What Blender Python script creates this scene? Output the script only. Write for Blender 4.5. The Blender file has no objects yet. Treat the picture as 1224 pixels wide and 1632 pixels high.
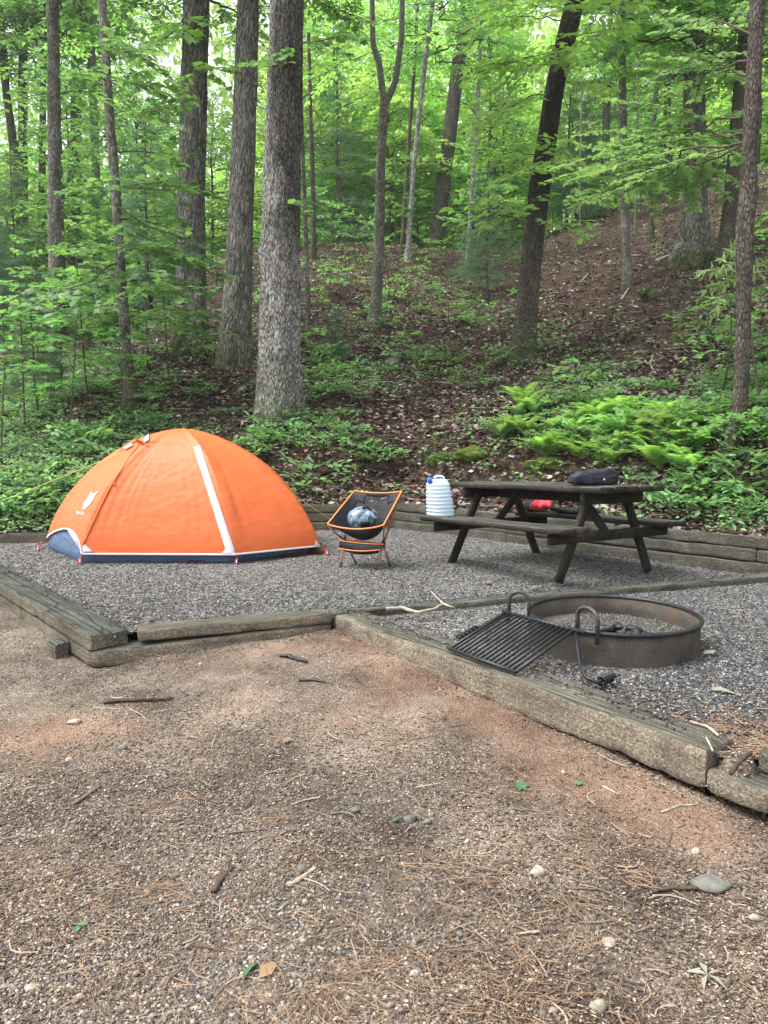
import bpy, math
import numpy as np
from mathutils import Vector, Matrix
from mathutils.bvhtree import BVHTree

# ------------------------------------------------------------------ scene, camera, light
S = bpy.context.scene
COL = S.collection
CAM_H, PITCH, FPX = 1.214, 0.108, 1226.0
cam = bpy.data.objects.new("camera", bpy.data.cameras.new("camera"))
COL.objects.link(cam)
cam.location = (0, 0, CAM_H)
cam.rotation_euler = (math.pi / 2 - PITCH, 0, 0)
cam.data.sensor_width = 36.0
cam.data.sensor_fit = 'AUTO'
cam.data.lens = 36.0 * FPX / 1632.0
cam.data.clip_end = 600
S.camera = cam

SUN_EL, SUN_AZ = 62.0, 262.0          # azimuth clockwise from +Y: to the left
w = bpy.data.worlds.new("World"); S.world = w; w.use_nodes = True
nt = w.node_tree
bg = nt.nodes["Background"]
sky = nt.nodes.new("ShaderNodeTexSky"); sky.sky_type = 'NISHITA'; sky.sun_disc = False
sky.sun_elevation = math.radians(SUN_EL); sky.sun_rotation = math.radians(SUN_AZ)
sky.air_density = 1.2; sky.dust_density = 4.0
hs = nt.nodes.new("ShaderNodeHueSaturation"); hs.inputs['Saturation'].default_value = 0.28
hs.inputs['Value'].default_value = 1.0
nt.links.new(sky.outputs[0], hs.inputs['Color']); nt.links.new(hs.outputs[0], bg.inputs[0])
bg.inputs[1].default_value = 0.15
sl = bpy.data.lights.new("sun", 'SUN'); sl.energy = 1.3; sl.angle = math.radians(35); sl.color = (1, .98, .945)
so = bpy.data.objects.new("sun", sl); COL.objects.link(so)
_az, _el = math.radians(SUN_AZ), math.radians(SUN_EL)
sd = Vector((math.sin(_az) * math.cos(_el), math.cos(_az) * math.cos(_el), math.sin(_el)))
so.rotation_euler = (-sd).to_track_quat('-Z', 'Y').to_euler(); so.location = sd * 50
S.view_settings.view_transform = 'Standard'; S.view_settings.look = 'None'
S.view_settings.exposure = 1.58; S.view_settings.gamma = 1.0
S.cycles.max_bounces = 8; S.cycles.diffuse_bounces = 4; S.cycles.transmission_bounces = 6
S.cycles.transparent_max_bounces = 8
S.cycles.use_denoising = True

RS = np.random.RandomState(7)

# ------------------------------------------------------------------ helpers: where a pixel of the survey photo lies in the place
_c, _s = math.cos(PITCH), math.sin(PITCH)
def ray(px, py):
    a, b = (px - 612) / FPX, (816 - py) / FPX
    return np.array([a, _c + b * _s, -_s + b * _c])
def at(px, py, D):                       # point at distance D ahead
    d = ray(px, py); return np.array([0, 0, CAM_H]) + d * (D / d[1])
def gp(px, py, z=0.0):                   # point on the level z
    d = ray(px, py); return np.array([0, 0, CAM_H]) + d * ((z - CAM_H) / d[2])

def _hash(ix, iy, iz, seed):
    h = (ix * 374761393 + iy * 668265263 + iz * 2147483647 + seed * 144665) & 0x7fffffff
    h = ((h ^ (h >> 13)) * 1274126177) & 0x7fffffff
    h = ((h ^ (h >> 16)) * 1103515245) & 0x7fffffff
    return (h & 0xffff) / 65535.0
def vnoise(P, scale=1.0, seed=0):
    P = np.asarray(P, float) * scale
    i = np.floor(P).astype(np.int64); f = P - i; f = f * f * (3 - 2 * f)
    r = 0
    for dx in (0, 1):
        wx = f[..., 0] if dx else 1 - f[..., 0]
        for dy in (0, 1):
            wy = f[..., 1] if dy else 1 - f[..., 1]
            for dz in (0, 1):
                wz = f[..., 2] if dz else 1 - f[..., 2]
                r = r + wx * wy * wz * _hash(i[..., 0] + dx, i[..., 1] + dy, i[..., 2] + dz, seed)
    return r * 2 - 1
def fbm(P, scale=1.0, seed=0, oct=3):
    r, a = 0, 1.0
    for k in range(oct):
        r = r + a * vnoise(P, scale, seed + 17 * k); scale *= 2.1; a *= .5
    return r
def n2(x, y, scale=1.0, seed=0, oct=3):
    x = np.asarray(x, float); y = np.asarray(y, float)
    return fbm(np.stack([x, y, np.zeros_like(x) + .37], -1), scale, seed, oct)
def sstep(a, b, x):
    t = np.clip((np.asarray(x, float) - a) / (b - a), 0, 1); return t * t * (3 - 2 * t)

class Geo:
    """collects vertices and faces, links them as ONE mesh object"""
    def __init__(s): s.v = []; s.f = {}; s.n = 0; s.attr = []
    def add(s, V, F):
        V = np.asarray(V, float).reshape(-1, 3); F = np.asarray(F, np.int64)
        s.f.setdefault(F.shape[1], []).append(F + s.n); s.v.append(V); s.n += len(V); return s
    def box(s, c, size, R=None):
        h = np.array(size) / 2
        V = np.array([[x, y, z] for x in (-1, 1) for y in (-1, 1) for z in (-1, 1)]) * h
        if R is not None: V = V @ np.asarray(R).T
        return s.add(V + np.array(c), [[0, 1, 3, 2], [4, 6, 7, 5], [0, 4, 5, 1], [2, 3, 7, 6], [0, 2, 6, 4], [1, 5, 7, 3]])
    def bar(s, a, b, wd, ht, up=(0, 0, 1)):
        a, b = np.array(a, float), np.array(b, float); d = b - a; L = np.linalg.norm(d); d /= L
        u = np.array(up, float); sd_ = np.cross(d, u); sd_ /= np.linalg.norm(sd_); u = np.cross(sd_, d)
        return s.box((a + b) / 2, (L, wd, ht), np.stack([d, sd_, u], 1))
    def tube(s, pts, r, n=8, caps=True):
        P = np.array(pts, float); m = len(P); r = np.broadcast_to(np.asarray(r, float), (m,))
        T = np.gradient(P, axis=0); T /= np.linalg.norm(T, axis=1)[:, None] + 1e-12
        ref = np.array([0, 0, 1.0]) if abs(T[0][2]) < .9 else np.array([1.0, 0, 0])
        N = np.zeros_like(P); x = np.cross(ref, T[0]); N[0] = x / np.linalg.norm(x)
        for i in range(1, m):
            x = N[i - 1] - T[i] * (N[i - 1] @ T[i]); N[i] = x / (np.linalg.norm(x) + 1e-12)
        B = np.cross(T, N); a = np.linspace(0, 2 * np.pi, n, endpoint=False)
        V = P[:, None] + r[:, None, None] * (np.cos(a)[None, :, None] * N[:, None] + np.sin(a)[None, :, None] * B[:, None])
        i = np.arange(m - 1)[:, None] * n; j = np.arange(n)[None]; k = (j + 1) % n
        F = np.stack([i + j, i + k, i + n + k, i + n + j], -1).reshape(-1, 4)
        s.add(V.reshape(-1, 3), F)
        if caps:
            b0 = s.n - m * n
            s.f.setdefault(n, []).append(np.array([np.arange(n)[::-1] + b0, np.arange(n) + b0 + (m - 1) * n]))
        return s
    def grid(s, P, closed_u=False):       # P (m,n,3)
        m, n = P.shape[:2]; i = np.arange(m - 1)[:, None] * n
        j = np.arange(n if closed_u else n - 1)[None]; k = (j + 1) % n
        F = np.stack([i + j, i + k, i + n + k, i + n + j], -1).reshape(-1, 4)
        return s.add(P.reshape(-1, 3), F)
    def lathe(s, prof, c, n=48):
        prof = np.array(prof, float); a = np.linspace(0, 2 * np.pi, n, endpoint=False)
        P = np.stack([prof[:, 0, None] * np.cos(a) + c[0], prof[:, 0, None] * np.sin(a) + c[1],
                      np.repeat(prof[:, 1, None] + c[2], n, 1)], -1)
        return s.grid(P, True)
    def build(s, name, mat, parent=None, smooth=False, attrs=None):
        V = np.concatenate(s.v); o = org(parent)
        V = V - o
        me = bpy.data.meshes.new(name)
        me.vertices.add(len(V)); me.vertices.foreach_set("co", V.astype(np.float32).ravel())
        lo, tot = [], []
        for k, L in s.f.items():
            A = np.concatenate(L); lo.append(A.ravel()); tot.append(np.full(len(A), k))
        lo = np.concatenate(lo); tot = np.concatenate(tot)
        me.loops.add(len(lo)); me.loops.foreach_set("vertex_index", lo.astype(np.int32))
        me.polygons.add(len(tot)); st = np.concatenate([[0], np.cumsum(tot)[:-1]])
        me.polygons.foreach_set("loop_start", st.astype(np.int32))
        try: me.polygons.foreach_set("loop_total", tot.astype(np.int32))
        except Exception: pass
        if smooth: me.polygons.foreach_set("use_smooth", np.ones(len(tot), bool))
        for an, (typ, A) in (attrs or {}).items():
            at_ = me.attributes.new(an, typ, 'POINT')
            at_.data.foreach_set("vector" if typ == 'FLOAT_VECTOR' else "value", np.asarray(A, np.float32).ravel())
        me.update(calc_edges=True); me.validate()
        if mat: me.materials.append(mat)
        ob = bpy.data.objects.new(name, me); COL.objects.link(ob)
        if parent is not None: ob.parent = parent; ROOT[ob.name] = ROOT.get(parent.name, parent.name)
        return ob

ROOT = {}
def org(p):
    if p is None: return np.zeros(3)
    r = bpy.data.objects[ROOT.get(p.name, p.name)]
    return np.array(r.location) if r.type == 'EMPTY' else np.zeros(3)
def tag(o, label=None, cat=None, group=None, kind=None):
    if label: o['label'] = label
    if cat: o['category'] = cat
    if group: o['group'] = group
    if kind: o['kind'] = kind
    return o
def thing(name, loc, label, cat, group=None):
    o = bpy.data.objects.new(name, None); COL.objects.link(o); o.location = tuple(float(q) for q in loc)
    o.empty_display_size = .1
    return tag(o, label, cat, group)
def dup(root, loc, rz=0.0, sc=1.0, label=None, group=None):
    r = root.copy(); COL.objects.link(r); r.location = tuple(float(q) for q in loc); r.rotation_euler = (0, 0, rz)
    r.scale = (sc, sc, sc) if np.isscalar(sc) else sc
    if label: r['label'] = label
    if group: r['group'] = group
    for ch in list(root.children):
        c = ch.copy(); COL.objects.link(c); c.parent = r
        for g in ch.children:
            d = g.copy(); COL.objects.link(d); d.parent = c
    return r

# ------------------------------------------------------------------ materials
class NT:
    def __init__(s, name):
        s.m = bpy.data.materials.new(name); s.m.use_nodes = True; s.t = s.m.node_tree; s.N = s.t.nodes
        s.b = s.N["Principled BSDF"]; s.out = s.N["Material Output"]
        s.pos = s.N.new("ShaderNodeNewGeometry").outputs['Position']
        s.geo = [n for n in s.N if n.type == 'NEW_GEOMETRY'][0]
        s.oc = s.N.new("ShaderNodeTexCoord").outputs['Object']
    def L(s, a, b): s.t.links.new(a, b)
    def val(s, sock, v):
        if hasattr(v, 'is_output') or isinstance(v, bpy.types.NodeSocket): s.L(v, sock)
        else: sock.default_value = v
    def mapv(s, vec, scale):
        n = s.N.new("ShaderNodeMapping"); s.L(vec, n.inputs[0]); n.inputs['Scale'].default_value = scale; return n.outputs[0]
    def noise(s, scale, vec=None, detail=4, rough=.55, dist=0.0):
        n = s.N.new("ShaderNodeTexNoise"); s.L(vec or s.pos, n.inputs['Vector']); n.inputs['Scale'].default_value = scale
        n.inputs['Detail'].default_value = detail; n.inputs['Roughness'].default_value = rough
        n.inputs['Distortion'].default_value = dist; return n.outputs['Fac']
    def voro(s, scale, vec=None, feat='F1', out='Distance'):
        n = s.N.new("ShaderNodeTexVoronoi"); n.feature = feat; s.L(vec or s.pos, n.inputs['Vector'])
        n.inputs['Scale'].default_value = scale; return n.outputs[out]
    def ramp(s, fac, stops, interp='LINEAR'):
        n = s.N.new("ShaderNodeValToRGB"); s.L(fac, n.inputs[0]); e = n.color_ramp.elements; n.color_ramp.interpolation = interp
        while len(e) < len(stops): e.new(.5)
        for q, (p, c) in zip(e, stops):
            q.position = p; q.color = (*c, 1) if len(c) == 3 else c
        return n.outputs[0]
    def mix(s, fac, a, b, typ='MIX'):
        n = s.N.new("ShaderNodeMix"); n.data_type = 'RGBA'; n.blend_type = typ
        s.val(n.inputs['Factor'], fac)
        for k, v in ((6, a), (7, b)):
            s.val(n.inputs[k], (*v, 1) if isinstance(v, tuple) and len(v) == 3 else v)
        return n.outputs[2]
    def math(s, op, a, b=0.0):
        n = s.N.new("ShaderNodeMath"); n.operation = op; s.val(n.inputs[0], a); s.val(n.inputs[1], b); return n.outputs[0]
    def island(s): return s.geo.outputs['Random Per Island']
    def bump(s, h, strength=.5, dist=.02):
        n = s.N.new("ShaderNodeBump"); s.L(h, n.inputs['Height']); n.inputs['Strength'].default_value = strength
        n.inputs['Distance'].default_value = dist; s.L(n.outputs[0], s.b.inputs['Normal']); return n
    def fin(s, color, rough=.8, metal=0.0, spec=.3):
        s.val(s.b.inputs['Base Color'], (*color, 1) if isinstance(color, tuple) and len(color) == 3 else color)
        s.val(s.b.inputs['Roughness'], rough); s.b.inputs['Metallic'].default_value = metal
        s.b.inputs['Specular IOR Level'].default_value = spec; return s.m
    def attr(s, name, out='Vector'):
        n = s.N.new("ShaderNodeAttribute"); n.attribute_name = name; return n.outputs[out]

def plain(name, col, rough=.6, metal=0.0, spec=.4, var=.12, scale=30):
    t = NT(name); f = t.noise(scale, t.oc)
    lo = tuple(c * (1 - var) for c in col); hi = tuple(min(1, c * (1 + var)) for c in col)
    c = t.ramp(f, [(.3, lo), (.7, hi)]); t.bump(f, .15, .004)
    return t.fin(c, rough, metal, spec)

def leaf_mat(name, cols, trans=.45, rough=.45, objvar=.25):
    t = NT(name)
    n = len(cols); c = t.ramp(t.island(), [(i / max(1, n - 1), q) for i, q in enumerate(cols)])
    oi = t.N.new("ShaderNodeObjectInfo").outputs['Random']
    v = t.N.new("ShaderNodeHueSaturation"); t.L(c, v.inputs['Color'])
    v.inputs['Saturation'].default_value = .88; t.val(v.inputs['Value'], t.math('ADD', t.math('MULTIPLY', oi, objvar * 2), 1 - objvar))
    t.val(v.inputs['Hue'], t.math('ADD', t.math('MULTIPLY', oi, .03), .485))
    c = v.outputs[0]
    t.fin(c, rough, 0, .35)
    tr = t.N.new("ShaderNodeBsdfTranslucent")
    tc = t.mix(1.0, c, (1.4, 1.5, .75), 'MULTIPLY'); t.L(tc, tr.inputs[0])
    ms = t.N.new("ShaderNodeMixShader"); ms.inputs[0].default_value = trans
    t.L(t.b.outputs[0], ms.inputs[1]); t.L(tr.outputs[0], ms.inputs[2]); t.L(ms.outputs[0], t.out.inputs[0])
    return t.m

def bark_mat(name, dark, light, scale=1.0, moss=0.0, pale=None, str_=14, vw=1.5):
    t = NT(name)
    g = t.attr("bark")                       # (around, along, 0) in metres
    v1 = t.mapv(g, (80 * scale, 26 * scale, 1)); v2 = t.mapv(g, (4.5, 2.6, 1))
    wob = t.noise(1.0, t.mapv(g, (14, 6, 1)), 3)
    gw = t.N.new("ShaderNodeVectorMath"); gw.operation = 'ADD'; t.L(t.mapv(g, (40 * scale, str_ * scale, 1)), gw.inputs[0])
    cx = t.N.new("ShaderNodeCombineXYZ"); t.val(cx.inputs[0], t.math('MULTIPLY', wob, 2.6)); t.val(cx.inputs[1], t.math('MULTIPLY', wob, 1.4)); t.L(cx.outputs[0], gw.inputs[1])
    r = t.voro(1.0, gw.outputs[0], 'DISTANCE_TO_EDGE')
    f = t.noise(1.0, v1, 6, .72, .5); big = t.noise(1.0, v2, 5, .65)
    h = t.math('ADD', t.math('MULTIPLY', t.math('MINIMUM', r, .28), vw), t.math('MULTIPLY', f, .95 + (1.5 - vw) * .38))
    c = t.ramp(h, [(.34, tuple(q * .55 for q in dark)), (.52, dark), (.74, tuple((a + b) / 2 for a, b in zip(dark, light))), (1.0, light)])
    c = t.mix(t.ramp(big, [(.48, (0, 0, 0)), (.62, (.7, .7, .7))]), c, t.mix(1.0, c, tuple(1.75 for q in light) if pale is None else tuple(q / max(.05, l) * 1.3 for q, l in zip(pale, light)), 'MULTIPLY'))
    c = t.mix(t.ramp(t.noise(1.0, t.mapv(g, (2.0, 1.1, 1)), 4, .6), [(.5, (0, 0, 0)), (.72, (.55, .55, .55))]), c, t.mix(1.0, c, (.5, .5, .47), 'MULTIPLY'))
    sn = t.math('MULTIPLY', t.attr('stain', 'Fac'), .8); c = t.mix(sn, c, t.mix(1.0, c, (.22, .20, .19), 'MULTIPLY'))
    if moss:
        m = t.attr("moss", 'Fac')
        mf = t.math('MULTIPLY', m, t.ramp(t.noise(9), [(.35, (0, 0, 0)), (.55, (1, 1, 1))]))
        c = t.mix(mf, c, (.055, .075, .015))
    t.bump(h, .8, .02)
    return t.fin(c, .95, 0, .1)

M = {}
M['bark_grey'] = bark_mat('bark_grey', (.062, .057, .051), (.34, .32, .29), .95, 1, None, 6)
M['bark_mottled'] = bark_mat('bark_mottled', (.045, .04, .036), (.50, .48, .44), .85, 1, (.60, .60, .57), 13, 1.15)
M['bark_dark'] = bark_mat('bark_dark', (.042, .037, .031), (.165, .145, .122), 1.1, 1)
M['bark_smooth'] = bark_mat('bark_smooth', (.085, .077, .066), (.29, .27, .235), .8, 1, (.42, .41, .37))
M['bark_birch'] = bark_mat('bark_birch', (.12, .11, .10), (.42, .42, .39), .5, 0, (.55, .55, .52))
M['twig'] = plain('twig_bark', (.10, .08, .062), .9, 0, .1, .3, 20)
M['leaf_maple'] = leaf_mat('leaf_maple', [(.08, .20, .075), (.125, .29, .095), (.185, .38, .12), (.10, .235, .085)], .48)
M['leaf_bright'] = leaf_mat('leaf_bright', [(.17, .34, .085), (.25, .44, .11), (.32, .51, .14), (.19, .37, .09)], .52)
M['leaf_mid'] = leaf_mat('leaf_mid', [(.095, .23, .085), (.15, .32, .11), (.205, .41, .14), (.115, .26, .095)], .48)
M['leaf_pale'] = leaf_mat('leaf_pale', [(.16, .33, .14), (.23, .43, .19), (.30, .52, .24)], .45)
M['leaf_dark'] = leaf_mat('leaf_dark', [(.025, .075, .03), (.04, .11, .04), (.06, .14, .05)], .35)
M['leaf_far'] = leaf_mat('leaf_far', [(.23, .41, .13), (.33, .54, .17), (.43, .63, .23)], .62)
M['needle'] = leaf_mat('needle', [(.045, .12, .065), (.075, .17, .085), (.105, .21, .10)], .35)
M['fern'] = leaf_mat('fern', [(.20, .34, .12), (.30, .46, .17), (.40, .55, .24)], .4, .45, .18)
M['cover'] = leaf_mat('cover_leaf', [(.07, .18, .08), (.13, .28, .11), (.20, .37, .14), (.29, .45, .19)], .38)
M['grass'] = leaf_mat('grass_blade', [(.09, .20, .03), (.15, .28, .05), (.22, .33, .07)], .4)

def litter_mat():
    t = NT('leaf_litter')
    c = t.ramp(t.island(), [(0, (.024, .015, .013)), (.3, (.06, .033, .028)), (.5, (.105, .06, .05)), (.7, (.17, .108, .092)), (.86, (.28, .205, .18)), (1, (.48, .40, .36))])
    t.bump(t.noise(60), .2, .004)
    return t.fin(c, .7, 0, .35)
M['litter'] = litter_mat()

def soil_mat():
    t = NT('forest_soil'); a = t.noise(3.0); b = t.voro(14, None, 'F1', 'Color'); d = t.voro(14)
    c = t.ramp(a, [(.3, (.022, .015, .012)), (.7, (.05, .033, .025))])
    sp = t.N.new("ShaderNodeSeparateColor"); t.L(b, sp.inputs[0])
    c = t.mix(.6, c, t.ramp(sp.outputs[0], [(0, (.025, .016, .013)), (.5, (.06, .038, .03)), (1, (.13, .09, .068))]))
    t.bump(t.math('ADD', d, t.noise(40)), .8, .04)
    return t.fin(c, .95, 0, .1)
M['soil'] = soil_mat()

def dirt_mat():
    t = NT('packed_dirt'); clay = t.attr('clay', 'Fac')
    a = t.noise(2.2, None, 6, .6); b = t.noise(70, None, 5, .7); v = t.voro(120); v2 = t.voro(120, None, 'F1', 'Color')
    sp = t.N.new("ShaderNodeSeparateColor"); t.L(v2, sp.inputs[0])
    c = t.ramp(a, [(.3, (.12, .090, .067)), (.55, (.21, .162, .122)), (.75, (.33, .265, .207))])
    c = t.mix(t.math('MULTIPLY', clay, .72), c, t.ramp(b, [(.3, (.26, .15, .10)), (.7, (.43, .27, .185))]))
    g = t.ramp(sp.outputs[0], [(0, (.08, .075, .07)), (.45, (.20, .17, .14)), (.8, (.36, .32, .28)), (1, (.55, .52, .48))])
    st = t.ramp(sp.outputs[1], [(.40, (0, 0, 0)), (.42, (1, 1, 1))], 'CONSTANT')
    c = t.mix(t.math('MULTIPLY', st, t.math('SUBTRACT', .62, t.math('MULTIPLY', clay, .4))), c, g)
    dk = t.noise(1.1, None, 6, .7); c = t.mix(.8, c, t.ramp(dk, [(.36, (.42, .39, .37)), (.52, (1, 1, 1)), (.66, (1.35, 1.3, 1.25))]), 'MULTIPLY')
    c = t.mix(.55, c, t.ramp(b, [(.25, (.35, .35, .35)), (.75, (1, 1, 1))]), 'MULTIPLY')
    t.bump(t.math('ADD', t.math('MULTIPLY', v, -1.0), t.math('MULTIPLY', b, 1.4)), .9, .012)
    return t.fin(c, .95, 0, .15)
M['dirt'] = dirt_mat()

def gravel_base():
    t = NT('gravel_bed'); v = t.voro(70); vc = t.voro(70, None, 'F1', 'Color')
    sp = t.N.new("ShaderNodeSeparateColor"); t.L(vc, sp.inputs[0])
    c = t.ramp(sp.outputs[0], [(0, (.05, .05, .05)), (.5, (.13, .125, .12)), (.85, (.22, .21, .2)), (1, (.38, .37, .36))])
    br = t.noise(1.6, None, 5, .65); brown = t.ramp(br, [(.56, (0, 0, 0)), (.68, (.6, .6, .6))])
    c = t.mix(brown, c, (.10, .075, .055))
    t.bump(t.math('MULTIPLY', v, -1.0), 1.0, .02)
    return t.fin(c, .9, 0, .2)
M['gravel_bed'] = gravel_base()
def stone_mat(name, stops, rough=.85):
    t = NT(name); c = t.ramp(t.island(), stops); n = t.noise(120)
    c = t.mix(.35, c, t.ramp(n, [(.3, (.5, .5, .5)), (.7, (1, 1, 1))]), 'MULTIPLY'); t.bump(n, .3, .003)
    return t.fin(c, rough, 0, .3)
M['gravel'] = stone_mat('gravel_stone', [(0, (.022, .023, .025)), (.3, (.044, .046, .049)), (.6, (.078, .080, .082)), (.82, (.135, .134, .131)), (.95, (.25, .246, .238)), (1, (.50, .49, .47))])
M['pebble'] = stone_mat('pebble_stone', [(0, (.06, .06, .062)), (.25, (.11, .105, .10)), (.5, (.17, .14, .115)), (.72, (.25, .205, .16)), (.9, (.33, .28, .23)), (.985, (.42, .37, .32)), (1, (.58, .55, .50))])
M['chip'] = stone_mat('wood_chip', [(0, (.035, .025, .02)), (.35, (.10, .068, .048)), (.65, (.20, .14, .10)), (.9, (.36, .275, .20)), (1, (.55, .46, .36))], .9)
M['rock_pale'] = plain('rock_pale', (.29, .255, .20), .85, 0, .3, .45, 70)
M['rock_grey'] = plain('rock_grey', (.13, .13, .112), .85, 0, .3, .3, 30)
M['pine_needle'] = stone_mat('dry_needle', [(0, (.10, .06, .038)), (.5, (.20, .125, .075)), (1, (.34, .235, .15))], .8)
M['stick'] = stone_mat('dry_stick', [(0, (.06, .048, .04)), (.6, (.15, .115, .09)), (1, (.34, .28, .22))], .9)
M['lichen'] = plain('lichen_branch', (.30, .265, .21), .9, 0, .2, .5, 35)
M['moss'] = plain('moss_cushion', (.075, .10, .02), 1.0, 0, .1, .5, 40)

def timber_mat(name, side, sidehi, top, tophi):
    t = NT(name); g = t.attr("grain")
    st = t.noise(1.0, t.mapv(g, (2.2, 42, 42)), 5, .65, .4); big = t.noise(2.3, t.pos, 4); fine = t.noise(75, t.pos, 4, .7)
    nz = t.N.new("ShaderNodeSeparateXYZ"); t.L(t.geo.outputs['True Normal'], nz.inputs[0])
    up = t.ramp(nz.outputs[2], [(.45, (0, 0, 0)), (.7, (1, 1, 1))])
    cs = t.ramp(t.math('ADD', t.math('MULTIPLY', fine, .6), t.math('MULTIPLY', big, .4)), [(.34, tuple(q * .7 for q in side)), (.47, side), (.64, sidehi)])
    cs = t.mix(.22, cs, t.ramp(st, [(.3, (.5, .5, .47)), (.62, (1, 1, 1))]), 'MULTIPLY'); gr2 = t.voro(95, t.pos, 'F1', 'Distance'); cs = t.mix(.55, cs, t.ramp(gr2, [(.1, (1.15, 1.15, 1.12)), (.6, (.55, .53, .5))]), 'MULTIPLY')
    blot = t.noise(5.5, t.pos, 6, .7); cs = t.mix(t.ramp(blot, [(.50, (0, 0, 0)), (.66, (.65, .65, .65))]), cs, t.mix(1.0, cs, (.45, .42, .38), 'MULTIPLY'))
    ct = t.ramp(st, [(.30, tuple(q * .3 for q in top)), (.46, tuple(q * .8 for q in top)), (.56, top), (.76, tophi)])
    ct = t.mix(t.ramp(big, [(.46, (0, 0, 0)), (.62, (.7, .7, .7))]), ct, tuple(q * .5 for q in top))
    crk = t.voro(1.0, t.mapv(g, (1.3, 26, 26)), 'DISTANCE_TO_EDGE'); ck = t.ramp(crk, [(.0, (1, 1, 1)), (.045, (0, 0, 0))])
    ct = t.mix(t.math('MULTIPLY', ck, .75), ct, tuple(q * .15 for q in top)); cs = t.mix(t.math('MULTIPLY', ck, .12), cs, tuple(q * .25 for q in side))
    litc = t.voro(48, t.pos, 'F1', 'Distance'); sp_ = t.ramp(t.math('ADD', litc, t.math('MULTIPLY', blot, -.28)), [(.0, (1, 1, 1)), (.03, (0, 0, 0))]); ct = t.mix(t.math('MULTIPLY', sp_, .6), ct, (.30, .32, .27))
    c = t.mix(up, cs, ct)
    t.bump(t.math('SUBTRACT', t.math('ADD', st, t.math('MULTIPLY', fine, 1.5)), t.math('MULTIPLY', ck, up)), .9, .012)
    return t.fin(c, .92, 0, .15)
M['timber_tan'] = timber_mat('timber_tan', (.22, .185, .14), (.50, .435, .34), (.15, .14, .11), (.30, .285, .235))
M['timber_green'] = timber_mat('timber_green', (.16, .14, .105), (.34, .30, .23), (.085, .093, .078), (.165, .175, .148))
M['timber_grey'] = timber_mat('timber_grey', (.10, .097, .078), (.235, .225, .185), (.13, .128, .108), (.27, .265, .23))
M['table_wood'] = timber_mat('table_wood', (.05, .043, .035), (.14, .123, .103), (.10, .095, .086), (.24, .23, .215))
M['table_leg'] = timber_mat('table_leg', (.03, .025, .021), (.08, .068, .056), (.055, .048, .041), (.12, .108, .094))

def fabric(name, col, rough=.55, trans=0.0, bumpscale=900, wr=0.0):
    t = NT(name); n = t.noise(3.0, t.oc, 3)
    c = t.ramp(n, [(.3, tuple(q * .94 for q in col)), (.7, tuple(min(1, q * 1.04) for q in col))])
    h = t.noise(bumpscale, t.oc, 2)
    if wr: h = t.math('ADD', t.math('MULTIPLY', h, .02), t.math('MULTIPLY', t.noise(4.5, t.mapv(t.oc, (1, 1, 3.2)), 5, .6, 1.3), wr))
    t.bump(h, .5, .02 if wr else .002); t.fin(c, rough, 0, .35)
    if trans:
        tr = t.N.new("ShaderNodeBsdfTranslucent"); t.L(c, tr.inputs[0]); ms = t.N.new("ShaderNodeMixShader"); ms.inputs[0].default_value = trans
        t.L(t.b.outputs[0], ms.inputs[1]); t.L(tr.outputs[0], ms.inputs[2]); t.L(ms.outputs[0], t.out.inputs[0])
    return t.m
M['orange'] = fabric('orange_nylon', (.70, .145, .038), .5, .16, 900, .45)
M['white_tape'] = fabric('white_tape', (.60, .59, .64), .6)
M['white_print'] = fabric('white_print', (.68, .68, .72), .6)
M['print_grey'] = fabric('print_grey', (.35, .36, .45), .6)
M['blue_tub'] = fabric('blue_tub', (.075, .115, .20), .42, 0, 900, 1.5)
M['maroon'] = fabric('maroon_ground_sheet', (.09, .03, .02), .6, 0, 900, 1.0)
M['red_web'] = fabric('red_webbing', (.42, .025, .03), .6)
M['yellow_cord'] = fabric('yellow_cord', (.52, .56, .16), .6)
M['black_fabric'] = fabric('black_fabric', (.012, .013, .019), .6, 0, 700, .8)
M['navy_fabric'] = fabric('navy_fabric', (.022, .025, .042), .55, 0, 700, .8)
M['orange_pipe'] = plain('orange_piping', (.72, .22, .06), .55)
M['orange_tube'] = plain('orange_tube', (.34, .105, .04), .35, .3, .5)
M['black_plastic'] = plain('black_plastic', (.018, .018, .02), .4)
M['blue_plastic'] = plain('blue_plastic', (.02, .12, .75), .35)
M['red_fabric'] = fabric('red_fabric', (.65, .05, .07), .6, 0, 700, .8)
def mesh_mat():
    t = NT('seat_mesh'); t.fin((.03, .03, .038), .7)
    tr = t.N.new("ShaderNodeBsdfTransparent"); ms = t.N.new("ShaderNodeMixShader"); ms.inputs[0].default_value = .38
    t.L(t.b.outputs[0], ms.inputs[1]); t.L(tr.outputs[0], ms.inputs[2]); t.L(ms.outputs[0], t.out.inputs[0]); return t.m
M['mesh'] = mesh_mat()
def jug_mat():
    t = NT('jug_plastic'); t.fin((.72, .82, .88), .3, 0, .5)
    tr = t.N.new("ShaderNodeBsdfTranslucent"); tr.inputs[0].default_value = (.75, .86, .93, 1)
    ms = t.N.new("ShaderNodeMixShader"); ms.inputs[0].default_value = .45
    t.L(t.b.outputs[0], ms.inputs[1]); t.L(tr.outputs[0], ms.inputs[2]); t.L(ms.outputs[0], t.out.inputs[0]); return t.m
M['jug'] = jug_mat()
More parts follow.
